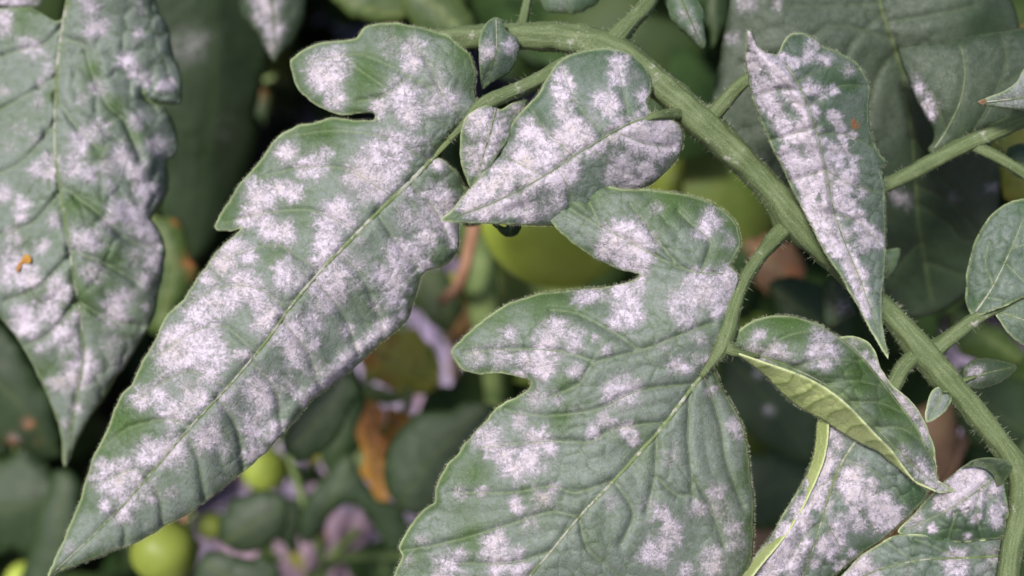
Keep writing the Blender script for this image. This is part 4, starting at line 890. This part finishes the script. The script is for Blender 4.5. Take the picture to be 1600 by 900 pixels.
oC = make_leaf('leaflet', lfC, eM, M['leaf_blue'],
          [(967, 97, 20), (963, 120, 18), (877, 120, 17, .8), (877, 143, 22), (887, 130, 14), (943, 157, 22), (953, 167, 20), (1007, 153, 16), (1012, 168, 12), (823, 203, 22, .8), (893, 203, 26), (913, 220, 28), (880, 220, 26), (847, 233, 28), (820, 253, 32), (867, 253, 32), (790, 273, 30), (830, 280, 32), (870, 283, 32),
           (763, 293, 30), (740, 323, 28), (763, 327, 26), (790, 318, 22), (813, 320, 28, .8), (820, 337, 24), (893, 267, 24), (870, 315, 22, .6), (970, 207, 26), (1000, 203, 30), (1033, 203, 26), (1047, 222, 24), (1023, 233, 28), (997, 222, 28), (973, 258, 24), (963, 273, 22), (983, 280, 20), (1010, 265, 22), (880, 172, 20, .8),
           (937, 228, 20, .7), (845, 205, 14, .5), (905, 190, 16, .5), (1048, 200, 18), (850, 325, 20, .5), (740, 305, 18, .8), (925, 185, 14, .3), (990, 120, 14, .3)],
          bloom=.9, rim=12, midw=1.8, veinw=.6, vein_mat='sv_leaf', label='middle leaflet with a butterfly outline, thickly powdered towards its pointed tip', mgain=1.1,
          clean=[(705, 338, 14, 1), (925, 105, 26, .4), (985, 178, 14, .9), (845, 180, 20, .6), (800, 225, 18, .7), (798, 328, 11, 1), (1000, 110, 16, .5), (950, 232, 12, .6), (1045, 255, 14, .7)], tans=[(822, 252, 12, .9), (955, 215, 12, .8), (775, 290, 12, .8), (885, 245, 12, .6), (960, 210, 10, .8)])
margin_hairs(oC, lfC, 900, .8, 900)

# centre leaflet
B_pts = [(1152, 425), (1142, 414), (1148, 402), (1158, 382), (1157, 362), (1149, 345), (1130, 328), (1105, 314), (1080, 306), (1050, 300), (1020, 296), (990, 296), (960, 292), (930, 287), (905, 286), (885, 294), (866, 299), (858, 305), (857, 325), (862, 345), (873, 362), (890, 377), (910, 392), (930, 405), (950, 415),
         (975, 425), (998, 430), (984, 440), (965, 445), (935, 449), (900, 452), (870, 455), (845, 458), (820, 465), (795, 474), (775, 484), (755, 498), (735, 515), (719, 531), (706, 547), (707, 558), (716, 573), (730, 582), (750, 586), (775, 583), (795, 585), (815, 592), (829, 598),
         (824, 609), (805, 620), (790, 628), (775, 640), (760, 655), (745, 671), (735, 684), (728, 690), (714, 708), (700, 725), (688, 745), (680, 765), (678, 784), (662, 795), (646, 812), (633, 835), (623, 855), (627, 871), (620, 887), (612, 920),
         (640, 980), (760, 1030), (900, 1040), (1050, 1020), (1130, 970), (1165, 905), (1174, 868), (1178, 830), (1178, 790), (1174, 750), (1170, 710), (1165, 680), (1155, 655), (1140, 625), (1126, 600), (1118, 580), (1117, 562), (1124, 550), (1130, 530), (1136, 500), (1145, 470), (1154, 440)]
lfB = Leaf(B_pts, .2405, [(1150, 420, 2), (1130, 545, 1), (1158, 370, 6), (1000, 296, 6), (860, 320, 9), (950, 415, 7), (1050, 400, -1), (980, 370, 1), (830, 465, 7), (708, 552, 9), (800, 590, 6), (900, 520, -2), (1000, 600, -3), (780, 640, 8), (680, 780, 11), (620, 900, 13), (800, 760, 2), (850, 860, 1), (1000, 705, 0), (1175, 780, 12), (1165, 890, 14), (1120, 620, 5), (1100, 750, 3), (1000, 900, 5), (900, 1030, 16)],
           mid=[(1128, 545), (1108, 572), (1082, 603), (1042, 658), (1000, 706), (960, 750), (912, 800), (862, 860), (822, 908), (780, 965)],
           veins=[[(1130, 428), (1085, 425), (1040, 408), (1005, 390), (960, 365), (905, 335), (862, 305)], [(1060, 415), (1030, 380), (1010, 350), (985, 320)], [(1095, 426), (1110, 380), (1080, 350), (1060, 330)], [(940, 355), (920, 315)],
                  [(1112, 505), (1060, 525), (1010, 545), (960, 558), (925, 570), (905, 600), (860, 620)], [(1000, 548), (950, 515), (900, 490), (860, 485)], [(930, 566), (880, 550), (800, 545), (725, 552)], [(1085, 600), (1000, 610), (930, 640), (850, 650), (790, 640)],
                  [(1040, 660), (960, 670), (920, 690), (850, 690), (750, 700)], [(960, 750), (900, 770), (860, 760), (800, 770), (700, 770)], [(905, 808), (860, 800), (780, 825), (690, 850), (630, 860)], [(862, 860), (800, 880), (720, 880)],
                  [(1078, 608), (1075, 680), (1080, 740), (1082, 780)], [(1026, 678), (1024, 740), (1010, 800)], [(1100, 585), (1125, 660), (1135, 720), (1160, 790)], [(960, 752), (990, 800), (970, 850)], [(1080, 740), (1110, 790), (1130, 850)], [(1024, 745), (1060, 775), (1082, 772)], [(905, 808), (920, 860), (970, 900)]],
           quilt=.36, cell=34, curl=1.8, rough=.9, seed=91, step=2.4, vfold=.8, groove=.72)
B_spots = [(969, 366, 26, 1), (960, 378, 26, 1), (990, 384, 30, 1), (1008, 375, 22), (1002, 399, 24), (1002, 418, 18, 1), (975, 405, 24), (942, 393, 16, .9), (993, 348, 18, .55), (1101, 354, 17, 1), (1110, 345, 18, 1), (1097, 363, 14, 1), (1026, 330, 14, .45), (1140, 378, 13, .5), (1140, 441, 24, 1), (1125, 456, 28, 1), (1104, 450, 26, .9),
           (1089, 435, 22, .8), (1074, 465, 30, .72), (1074, 498, 24, .66), (1059, 480, 26, .6), (1125, 480, 20, .9), (972, 450, 22, .95), (981, 492, 26, 1), (978, 474, 22), (966, 502, 20, .85), (996, 495, 20), (915, 462, 20, .95), (935, 460, 14, .6), (999, 444, 18, .8), (870, 513, 22, .8), (858, 531, 24, .85), (894, 528, 18, .6), (795, 523, 19, .6),
           (744, 559, 20, .6), (780, 557, 22, .6), (827, 564, 22, .9), (849, 569, 22, .95), (854, 579, 16, 1), (812, 586, 13, 1), (846, 545, 22, .8), (898, 537, 20, .65), (898, 579, 16, .7), (947, 547, 12, .7), (930, 528, 8, .8), (837, 623, 24, .55), (954, 611, 22, .85), (978, 613, 24, .9), (993, 603, 14, .7), (871, 625, 16, .4),
           (813, 657, 18, .7), (760, 680, 22, .9), (767, 697, 22, .92), (787, 713, 22, .92), (807, 730, 24, .95), (827, 717, 22, .92), (840, 690, 24, .92), (857, 700, 18, .9), (827, 683, 18, .6), (837, 730, 14, .8), (807, 790, 17, 1), (847, 780, 22, .6), (867, 763, 12, .7), (753, 767, 14, .7), (717, 770, 14, .6), (777, 840, 20, .85), (767, 857, 22, .85),
           (780, 873, 24, .9), (810, 863, 14, .7), (813, 890, 22, .9), (700, 883, 26, .75), (717, 867, 20, .65), (777, 893, 16, .9), (830, 817, 18, .5), (660, 843, 12, .5), (1056, 571, 16, .92), (1071, 578, 14, .85), (944, 656, 18, .75), (927, 676, 18, .92), (981, 669, 16, .92), (990, 688, 14, .85), (960, 662, 14, .6), (1037, 542, 16, .4), (1149, 666, 14, .95),
           (1110, 610, 12, .7), (1108, 563, 14, .85), (1154, 683, 10, .6), (1034, 805, 17, .95), (1047, 827, 22, 1), (1056, 841, 16, .9), (1017, 861, 24, 1), (1032, 876, 22, .95), (1039, 851, 20), (1122, 768, 18, .8), (1127, 797, 20, .5), (1093, 795, 16, .85), (1144, 824, 16, .9), (1113, 866, 20, .9), (1113, 885, 20, .9), (1147, 851, 18, .5),
           (1071, 893, 14, .9), (956, 785, 16, .5), (1015, 790, 14, .5), (1047, 717, 18, .4), (1060, 690, 16, .25), (1090, 560, 16, .4), (900, 640, 18, .2), (640, 880, 18, .4), (690, 900, 20, .7), (1095, 530, 14, .5), (970, 640, 14, .3)]
oB = make_leaf('leaflet', lfB, eM, M['leaf'], B_spots, bloom=.98, rim=14, midw=5.0, veinw=1.0, label='broad centre leaflet with three lobes and a pale midrib',
          clean=[(1050, 315, 40, .9), (1100, 325, 30, .8), (1140, 345, 16, .8), (920, 300, 34, .8), (880, 310, 20, .7), (900, 470, 30, .8), (850, 475, 40, .8), (780, 495, 30, .8), (1125, 400, 20, .7), (730, 540, 14, .6), (875, 655, 24, .8), (880, 600, 18, .7), (740, 740, 30, .8), (720, 800, 24, .5), (690, 740, 18, .6), (730, 850, 24, .8), (650, 870, 24, .6),
                 (1030, 320, 22, .8), (1010, 690, 30, .35), (930, 850, 30, .4), (1165, 750, 18, .7), (1170, 820, 14, .7), (820, 770, 16, .5), (740, 830, 20, .6), (1110, 520, 16, .4)],
          tans=[(848, 782, 18, 1), (1127, 798, 20, .9), (1048, 716, 18, .7), (1100, 465, 16, .5), (990, 385, 10, .4), (1010, 430, 8, .5), (830, 600, 8, 1)])
margin_hairs(oB, lfB, 2600, 1.0, 5200)

# hanging white leaflet at the right
E_pts = [(1168, 47), (1165, 70), (1165, 95), (1168, 120), (1175, 150), (1188, 186), (1204, 224), (1220, 260), (1240, 302), (1262, 345), (1288, 393), (1308, 424), (1326, 456), (1346, 491), (1366, 526), (1387, 560), (1389, 552), (1383, 528), (1379, 500), (1379, 465), (1383, 420), (1385, 370), (1384, 320), (1381, 285), (1377, 266),
         (1386, 253), (1372, 236), (1361, 205), (1358, 170), (1359, 135), (1350, 112), (1330, 92), (1306, 80), (1287, 72), (1272, 58), (1252, 51), (1234, 54), (1224, 66), (1215, 84), (1200, 82), (1187, 74), (1180, 58), (1174, 46)]
lfE = Leaf(E_pts, .243, [(1168, 50, -5), (1170, 120, 3), (1210, 115, -6), (1250, 60, 9), (1240, 300, 3), (1270, 200, -2), (1310, 430, 2), (1387, 555, 0), (1358, 140, 12), (1385, 255, 10), (1380, 400, 8), (1310, 100, 7), (1320, 300, 3)],
           mid=[(1228, 100), (1246, 130), (1262, 165), (1273, 200), (1285, 240), (1294, 285), (1304, 335), (1322, 385), (1345, 440), (1368, 505), (1385, 552)],
           veins=[[(1245, 128), (1290, 105), (1340, 108)], [(1262, 165), (1310, 135), (1355, 135)], [(1275, 210), (1320, 210), (1360, 230)], [(1290, 265), (1330, 290), (1380, 300)], [(1304, 335), (1345, 350), (1380, 390)], [(1250, 140), (1215, 140), (1180, 150)], [(1273, 200), (1235, 210), (1205, 220)], [(1290, 265), (1260, 275), (1232, 285)]],
           quilt=.45, cell=26, curl=1.5, seed=101, step=2.5, vfold=1.8, groove=.6, ridges=[([(1172, 52), (1190, 84), (1222, 112), (1255, 155), (1266, 200), (1284, 255), (1290, 320)], 2.2, 10)])
def streak(P, r, a=1):
    Q = catmull(P, False, r * .8); return [(float(x), float(y), r * (1 + .3 * math.sin(i * 2.1)), a) for i, (x, y) in enumerate(Q)]
E_streaks = (streak([(1174, 58), (1196, 90), (1226, 122), (1252, 158), (1262, 190)], 9) + streak([(1226, 235), (1246, 270), (1262, 310), (1276, 350)], 9) + streak([(1262, 215), (1278, 250), (1290, 290), (1298, 330)], 9)
             + streak([(1290, 335), (1310, 375), (1328, 415), (1344, 455), (1354, 490)], 8) + streak([(1318, 295), (1335, 330), (1350, 358), (1372, 372)], 8, .9) + streak([(1300, 175), (1312, 205), (1325, 240), (1337, 268)], 6, .8)
             + streak([(1172, 90), (1180, 120), (1194, 148)], 7) + streak([(1208, 84), (1232, 92), (1246, 102)], 6, .9) + streak([(1262, 84), (1284, 92), (1296, 100)], 6, .5))
oE = make_leaf('leaflet', lfE, eM, M['leaf_blue'],
          E_streaks + [(1172, 55, 10, 1), (1180, 72, 12, 1), (1195, 90, 15, 1), (1214, 109, 18, 1), (1228, 124, 19, 1), (1173, 89, 10), (1179, 104, 14, 1), (1193, 138, 21, 1), (1199, 158, 18, .9), (1240, 147, 19, 1), (1250, 160, 17, .98), (1225, 97, 13, .95), (1240, 98, 10, .9), (1271, 72, 15, .65), (1260, 92, 12, .6), (1289, 92, 13, .5), (1325, 109, 15, .45), (1271, 176, 13, .95),
           (1303, 141, 9, .85), (1306, 187, 13, .95), (1312, 200, 10, .9), (1222, 190, 17, 1), (1228, 208, 19, 1), (1257, 196, 19, 1), (1266, 212, 19, .97), (1277, 228, 18, 1), (1245, 215, 17, .9), (1237, 248, 19, 1), (1254, 263, 21, 1), (1280, 254, 18, 1), (1289, 271, 17, 1), (1262, 286, 19, 1), (1274, 289, 17, .9), (1303, 234, 14, .9), (1309, 248, 15, .88),
           (1321, 286, 19, .92), (1335, 265, 9, .9), (1332, 213, 9, .7), (1338, 248, 9, .5), (1266, 138, 15, .75), (1261, 305, 16, .9), (1268, 328, 16, .9), (1293, 341, 20, 1), (1293, 320, 18, .92), (1300, 364, 18, 1), (1313, 300, 17, .9), (1319, 325, 15, .8), (1342, 335, 13, .75), (1358, 368, 19, .92), (1372, 377, 14, .85), (1348, 383, 15, .75), (1313, 393, 16, 1),
           (1329, 409, 16, 1), (1338, 428, 16, 1), (1345, 451, 14, 1), (1350, 473, 11, 1), (1355, 493, 8, .9), (1284, 370, 13), (1300, 385, 12, .9), (1210, 170, 14, .8), (1282, 145, 14, .6), (1345, 300, 12, .5), (1340, 355, 12, .5), (1325, 365, 14, .5)],
          bloom=.85, rim=9, midw=1.6, veinw=.5, vein_mat='sv_leaf', label='hanging twisted leaflet, almost white along its left half', mgain=1.3, rust=[(1337, 196, 6, .9), (1334, 190, 4, .8)], tans=[(1296, 285, 10, .8)],
          clean=[(1250, 60, 14, .6), (1300, 120, 26, .7), (1330, 130, 18, 1), (1290, 180, 22, .6), (1190, 118, 9, .8), (1345, 210, 22, .5), (1320, 240, 16, .6)], haze=[(1330, 155, 26, .9), (1370, 330, 40, .8), (1375, 460, 40, .9), (1365, 420, 24, .8)])
margin_hairs(oE, lfE, 700, .7, 500)
# curled leaflet lower right
F_fold = [(1155, 556), (1175, 571), (1200, 591), (1225, 618), (1250, 637), (1285, 656), (1310, 673), (1340, 690), (1370, 705), (1395, 726), (1420, 746), (1440, 758)]
F_marg = [(1154, 553), (1175, 560), (1200, 569), (1240, 582), (1280, 600), (1310, 621), (1340, 650), (1368, 680), (1394, 706), (1414, 734), (1434, 758)]
F_top = [(1136, 542), (1146, 530), (1157, 514), (1176, 501), (1200, 494), (1225, 492), (1250, 497), (1280, 506), (1302, 521), (1327, 538), (1350, 561), (1376, 592), (1400, 622), (1426, 657), (1446, 692), (1460, 722), (1466, 748), (1492, 766), (1465, 769)]
lfF = Leaf(F_top + F_fold[::-1], .2385, [(1140, 542, 3), (1250, 497, 6), (1376, 592, 8), (1460, 722, 9), (1490, 767, 6), (1200, 591, 5), (1285, 656, 5), (1370, 705, 5), (1250, 560, -1), (1350, 620, 1), (1420, 700, 4)],
           mid=[(1140, 545), (1200, 560), (1260, 585), (1320, 620), (1380, 680), (1440, 740), (1485, 766)],
           veins=[[(1185, 556), (1230, 525), (1290, 515)], [(1240, 575), (1290, 560), (1340, 565)], [(1290, 600), (1340, 595), (1380, 605)], [(1330, 628), (1375, 630), (1410, 645)], [(1370, 668), (1410, 670), (1440, 690)]],
           quilt=.55, cell=30, curl=1.4, seed=111, step=2.4, groove=.6)
oF = make_leaf('leaflet', lfF, eM, M['leaf'],
          [(1187, 523, 10, .85), (1210, 543, 14, .7), (1180, 547, 22, .55), (1198, 553, 18, .6), (1220, 552, 18, .5), (1287, 537, 22, .85), (1277, 553, 20, .85), (1300, 550, 20, .85), (1287, 567, 18, .85), (1278, 525, 16, .7), (1440, 733, 20, .8), (1460, 750, 16, .95), (1475, 762, 12, .95), (1413, 712, 16, .6), (1250, 560, 20, .3)],
          bloom=.45, rim=14, label='curled leaflet whose lower half rolls up to show its pale underside', midw=1.2, veinw=.7,
          clean=[(1230, 505, 34, .9), (1340, 575, 24, .9), (1390, 640, 26, .9), (1345, 600, 24, .8), (1420, 680, 14, .6), (1160, 525, 20, .9)], haze=[(1320, 600, 24, .8), (1350, 640, 34, .8), (1385, 670, 30, .8), (1420, 710, 30, .9), (1230, 550, 40, .6)])
margin_hairs(oF, lfF, 800, .9, 700)
lfFu = Leaf(F_marg + [(1462, 768)] + F_fold[::-1], .2375, [(1160, 556, 0), (1200, 569, -3), (1280, 600, -6), (1368, 680, -5), (1440, 758, 0), (1200, 591, 5), (1250, 637, 6), (1310, 673, 6), (1395, 726, 4), (1240, 610, -1), (1300, 640, -2), (1360, 690, 0), (1320, 662, 2)],
            mid=None, veins=[[(1205, 571), (1185, 575)], [(1240, 585), (1232, 598), (1205, 600)], [(1275, 600), (1262, 612), (1235, 622)], [(1300, 618), (1275, 628), (1258, 640)], [(1325, 638), (1300, 645), (1290, 658)], [(1350, 664), (1330, 668), (1320, 680)], [(1375, 690), (1355, 690), (1350, 700)], [(1395, 712), (1380, 712), (1375, 718)]],
            quilt=.3, cell=20, curl=.5, seed=113, step=2.4, groove=-.35, rough=.4)
make_leaf('rolled_underside', lfFu, oF, M['under'], bloom=.15, midw=0, veinw=0, under='under_plain', label='pale yellow green underside', edge=.9, veinmark=1.6)

# leaflet behind the curled one
lfJ = Leaf([(1304, 545), (1311, 529), (1333, 525), (1355, 533), (1366, 548), (1377, 575), (1396, 604), (1420, 623), (1440, 650), (1455, 682), (1462, 712), (1462, 750), (1440, 745), (1390, 705), (1330, 625)], .2505,
           [(1310, 530, 0), (1460, 700, 0), (1400, 620, -2), (1340, 620, 2)], mid=[(1392, 612), (1425, 670), (1460, 745)], quilt=.4, cell=22, seed=121, step=2.6, curl=1)
make_leaf('leaflet', lfJ, eM, M['leaf'], [(1377, 587, 15, .95), (1366, 572, 14, .85), (1352, 556, 12, .6), (1403, 623, 20, .85), (1420, 647, 22, .75), (1440, 672, 20, .65), (1330, 540, 16, .4), (1445, 695, 14, .4)], bloom=.85, rim=9,
          clean=[(1350, 540, 12, .8), (1455, 715, 16, .8), (1320, 535, 10, .5)], label='narrow leaflet peeping out behind the curled leaflet', rust=[(1452, 713, 4, .8)], midw=1.2)

# big powdery leaflet under the curled one
G_out = [(1279, 645), (1272, 700), (1262, 735), (1246, 766), (1226, 800), (1206, 834), (1186, 860), (1160, 900), (1130, 945)]
lfG = Leaf([(1290, 630), (1340, 680), (1400, 715), (1438, 752), (1449, 766), (1444, 782), (1420, 806), (1395, 830), (1370, 850), (1342, 868), (1322, 884), (1300, 903), (1280, 935), (1220, 975)] + G_out[::-1], .2465,
           [(1290, 640, 0), (1445, 770, 2), (1370, 850, 6), (1300, 900, 7), (1160, 900, 4), (1262, 735, 3), (1340, 780, -2), (1270, 850, -1), (1220, 975, 8)],
           mid=[(1350, 672), (1318, 718), (1300, 760), (1285, 810), (1270, 860), (1250, 920)], veins=[[(1318, 718), (1370, 740), (1410, 780)], [(1300, 765), (1345, 800), (1375, 840)], [(1285, 812), (1310, 850), (1312, 885)], [(1305, 745), (1280, 760), (1262, 790)], [(1285, 815), (1255, 840), (1230, 880)]],
           quilt=.55, cell=26, seed=131, step=2.5, curl=1.2, groove=.5, ridges=[([(1292, 690), (1275, 750), (1240, 820), (1200, 875)], 1.6, 12)])
oG = make_leaf('leaflet', lfG, eM, M['leaf_blue'],
          [(1302, 672, 18, .8), (1293, 718, 17, 1), (1287, 738, 20, 1), (1276, 764, 22, 1), (1270, 782, 16, .9), (1333, 745, 24, .8), (1333, 770, 22, .85), (1362, 756, 16, .7), (1380, 793, 24, 1), (1394, 810, 22, .95), (1378, 808, 24, 1), (1365, 785, 18, .9), (1336, 797, 9, 1), (1345, 818, 16, .8), (1310, 828, 18, .9), (1284, 854, 20, .95), (1255, 815, 20, .95),
           (1232, 837, 24, .97), (1218, 865, 26, 1), (1189, 888, 26, 1), (1205, 890, 24, .97), (1240, 865, 20, .8), (1310, 845, 14, .8), (1297, 862, 16, .85), (1330, 865, 8, 1), (1315, 887, 11, .95), (1273, 880, 16, .6), (1250, 792, 18, .95), (1310, 695, 14, .6), (1320, 760, 18, .7), (1352, 775, 18, .7), (1240, 890, 20, .7), (1290, 790, 16, .5), (1325, 810, 16, .5), (1260, 850, 18, .6)],
          bloom=.95, rim=13, midw=2.4, veinw=.9, label='powder white leaflet with a rolled left edge under the curled leaflet', mgain=1.3, tans=[(1372, 765, 12, .7), (1290, 830, 14, .6), (1355, 700, 14, .4)],
          clean=[(1425, 785, 26, .95), (1400, 835, 16, .9), (1350, 860, 18, .9), (1310, 880, 16, .8), (1430, 760, 20, .8), (1300, 905, 14, .9)], haze=[(1365, 720, 36, 1.)])
margin_hairs(oG, lfG, 700, .8, 800)
G_in = [(1293, 650), (1291, 700), (1277, 745), (1257, 788), (1234, 828), (1204, 865), (1172, 905), (1145, 945)]
lfGu = Leaf(G_out + G_in[::-1], .2463, [(1279, 645, 2), (1262, 735, 3), (1206, 834, 3), (1160, 900, 3.5), (1291, 700, -2), (1234, 828, -3), (1172, 905, -3), (1130, 945, 3)], seed=133, quilt=.2, cell=14, step=2.4, curl=.5, rough=.4)
make_leaf('rolled_underside', lfGu, oG, M['under'], bloom=.1, midrib=False, label='pale green rolled edge', edge=.6)

# powdery leaflet near the corner, with a turned flap
lfH = Leaf([(1404, 832), (1412, 818), (1430, 799), (1450, 776), (1466, 761), (1482, 745), (1500, 731), (1522, 720), (1545, 716), (1562, 725), (1568, 745), (1573, 775), (1577, 800), (1574, 822), (1590, 838), (1560, 843), (1530, 846), (1490, 848), (1450, 847), (1422, 843)], .2475,
           [(1405, 832, 3), (1480, 745, 4), (1550, 716, 3), (1575, 800, 3), (1500, 848, 4), (1500, 790, -2), (1550, 780, -1)], mid=[(1568, 735), (1530, 765), (1485, 795), (1412, 830)],
           veins=[[(1530, 765), (1525, 800), (1535, 840)], [(1500, 785), (1490, 815), (1480, 842)], [(1535, 762), (1560, 790), (1572, 812)]], quilt=.9, cell=22, seed=141, step=2.4, curl=1.2, groove=.7, ridges=[([(1490, 803), (1512, 798)], -2.2, 4), ([(1545, 770), (1540, 810)], -1.4, 5)])
oH = make_leaf('leaflet', lfH, eM, M['leaf_blue'],
          [(1507, 744, 20, .95), (1495, 757, 20, 1), (1530, 755, 18, 1), (1498, 779, 20, 1), (1512, 770, 20, 1), (1521, 785, 16, .9), (1524, 810, 12, .95), (1478, 776, 15, .85), (1559, 796, 17, 1), (1556, 812, 14, .9), (1457, 825, 10, 1), (1431, 813, 18, .6), (1512, 839, 8, .7), (1556, 764, 13, .7), (1480, 790, 16, .7), (1465, 785, 14, .6), (1540, 775, 12, .6), (1530, 735, 14, .5)],
          bloom=.9, rim=8, midw=1.0, veinw=.6, label='small leaflet caked in white powder beside the lower stalk', mgain=1.3, clean=[(1520, 835, 26, .9), (1555, 835, 18, .9), (1470, 842, 22, .9), (1490, 830, 14, .6), (1440, 842, 12, .8)])
lfHf = Leaf([(1502, 730), (1522, 719), (1545, 715), (1568, 717), (1581, 727), (1578, 741), (1566, 755), (1558, 760), (1553, 745), (1540, 733), (1520, 729)], .2455, [(1502, 730, 2), (1545, 715, 0), (1580, 728, -2), (1560, 758, 0)], seed=143, quilt=.2, cell=14, step=2.2, curl=.4, rough=.4,
            mid=[(1525, 722), (1550, 730), (1562, 752)])
make_leaf('folded_flap', lfHf, oH, M['leaf_dim'], [(1530, 727, 12, .2)], bloom=.5, midw=0, edge=.9, label='dark folded flap', clean=[(1568, 738, 12, .8)])

# bottom leaflet
lfI = Leaf([(1322, 892), (1345, 868), (1375, 850), (1400, 835), (1450, 835), (1530, 836), (1568, 835), (1580, 870), (1575, 920), (1560, 980), (1420, 1010), (1290, 975), (1300, 920)], .2525,
           [(1330, 885, 2), (1570, 850, 2), (1450, 940, -2), (1420, 1000, 4), (1560, 980, 4)], mid=[(1572, 868), (1500, 872), (1430, 876), (1350, 900), (1300, 950)], veins=[[(1500, 872), (1460, 855), (1430, 842)], [(1430, 876), (1400, 858), (1385, 848)], [(1540, 869), (1520, 850), (1500, 842)]], quilt=.6, cell=28, seed=151, step=2.7, groove=.6)
make_leaf('leaflet', lfI, eM, M['leaf_blue'], [(1492, 872, 19, 1), (1492, 886, 22, .97), (1345, 885, 24, .95), (1362, 893, 20, .85), (1550, 868, 18, .5), (1540, 890, 16, .3), (1330, 900, 20, .9), (1420, 895, 20, .2)], bloom=.95, rim=3, midw=2.0, veinw=.8,
          label='grey leaflet with two white patches cut by the bottom edge', clean=[(1480, 845, 24, .7), (1430, 848, 14, .6)])

# leaflets right of the branch
lf1 = Leaf([(1516, 490), (1508, 466), (1510, 430), (1517, 395), (1530, 362), (1549, 335), (1571, 318), (1600, 310), (1650, 312), (1680, 380), (1650, 440), (1600, 466), (1560, 482), (1532, 493)], .2535,
           [(1516, 490, 0), (1510, 420, 5), (1600, 310, 8), (1590, 420, -1), (1670, 380, 6)], mid=[(1524, 488), (1550, 450), (1575, 400), (1600, 340)], veins=[[(1552, 446), (1540, 410), (1545, 380)], [(1570, 410), (1600, 440), (1620, 450)], [(1580, 390), (1610, 380), (1640, 385)], [(1540, 465), (1570, 470)]],
           quilt=.4, cell=24, seed=161, step=2.8, curl=1.2, groove=.5)
make_leaf('leaflet', lf1, eM, M['leaf_blue'], bloom=.7, rim=7, midw=1.6, veinw=1.2, label='oval clean grey green leaflet at the right edge, upper of two', clean=[(1525, 475, 16, .8), (1600, 325, 16, .6)])
lf2 = Leaf([(1556, 486), (1600, 464), (1650, 452), (1680, 520), (1640, 565), (1612, 545), (1592, 536), (1574, 521), (1562, 503)], .254, [(1556, 486, 0), (1650, 460, 0), (1640, 560, 5), (1600, 510, -2)], mid=[(1562, 488), (1600, 500), (1650, 520)], quilt=.3, cell=22, seed=163, step=2.8)
make_leaf('leaflet', lf2, eM, M['leaf_blue'], bloom=.55, rim=6, midw=1.2, label='oval clean grey green leaflet at the right edge, lower of two')
lf3 = Leaf([(1507, 574), (1520, 563), (1540, 558), (1563, 562), (1589, 572), (1580, 586), (1562, 600), (1535, 608), (1515, 604), (1506, 590)], .2525, [(1507, 590, 2), (1540, 558, 3), (1589, 572, 4), (1540, 605, 2), (1540, 582, -1)], mid=[(1510, 592), (1545, 582), (1586, 573)], quilt=.3, cell=14, seed=165, step=2.6)
make_leaf('leaflet', lf3, eM, M['leaf_dim'], [(1522, 583, 15, .55)], bloom=.55, rim=6, midw=1.0, label='tiny dark oval leaflet right of the stalk', clean=[(1570, 578, 14, .8)])
lf4 = Leaf([(1469, 603), (1484, 606), (1488, 622), (1479, 641), (1462, 655), (1448, 659), (1447, 642), (1452, 620), (1458, 609)], .252, [(1470, 605, 2), (1450, 655, 0), (1486, 620, 2)], mid=[(1474, 608), (1466, 630), (1451, 655)], quilt=.2, cell=14, seed=167, step=2.6)
make_leaf('leaflet', lf4, eM, M['leaf_blue'], bloom=1., rim=3, spots=[(1465, 625, 20, .2)], midw=.9, label='tiny pale oval leaflet left of the stalk')
lf5 = Leaf([(772, 27), (786, 30), (791, 46), (808, 58), (812, 76), (806, 95), (795, 114), (768, 130), (754, 139), (751, 122), (748, 92), (748, 60), (757, 38)], .256, [(772, 27, 3), (810, 76, 3), (755, 138, 5), (775, 80, -2)], mid=[(775, 30), (775, 80), (757, 135)], quilt=.3, cell=20, seed=169, step=2.6)
make_leaf('leaflet', lf5, eM, M['leaf_blue'], [(761, 82, 15, .85), (796, 72, 14, .85), (765, 70, 10, .5), (800, 82, 9, .6)], bloom=.6, rim=6, midw=1., edge=.4, label='small drooping leaflet with two white patches in front of the upper stalk')
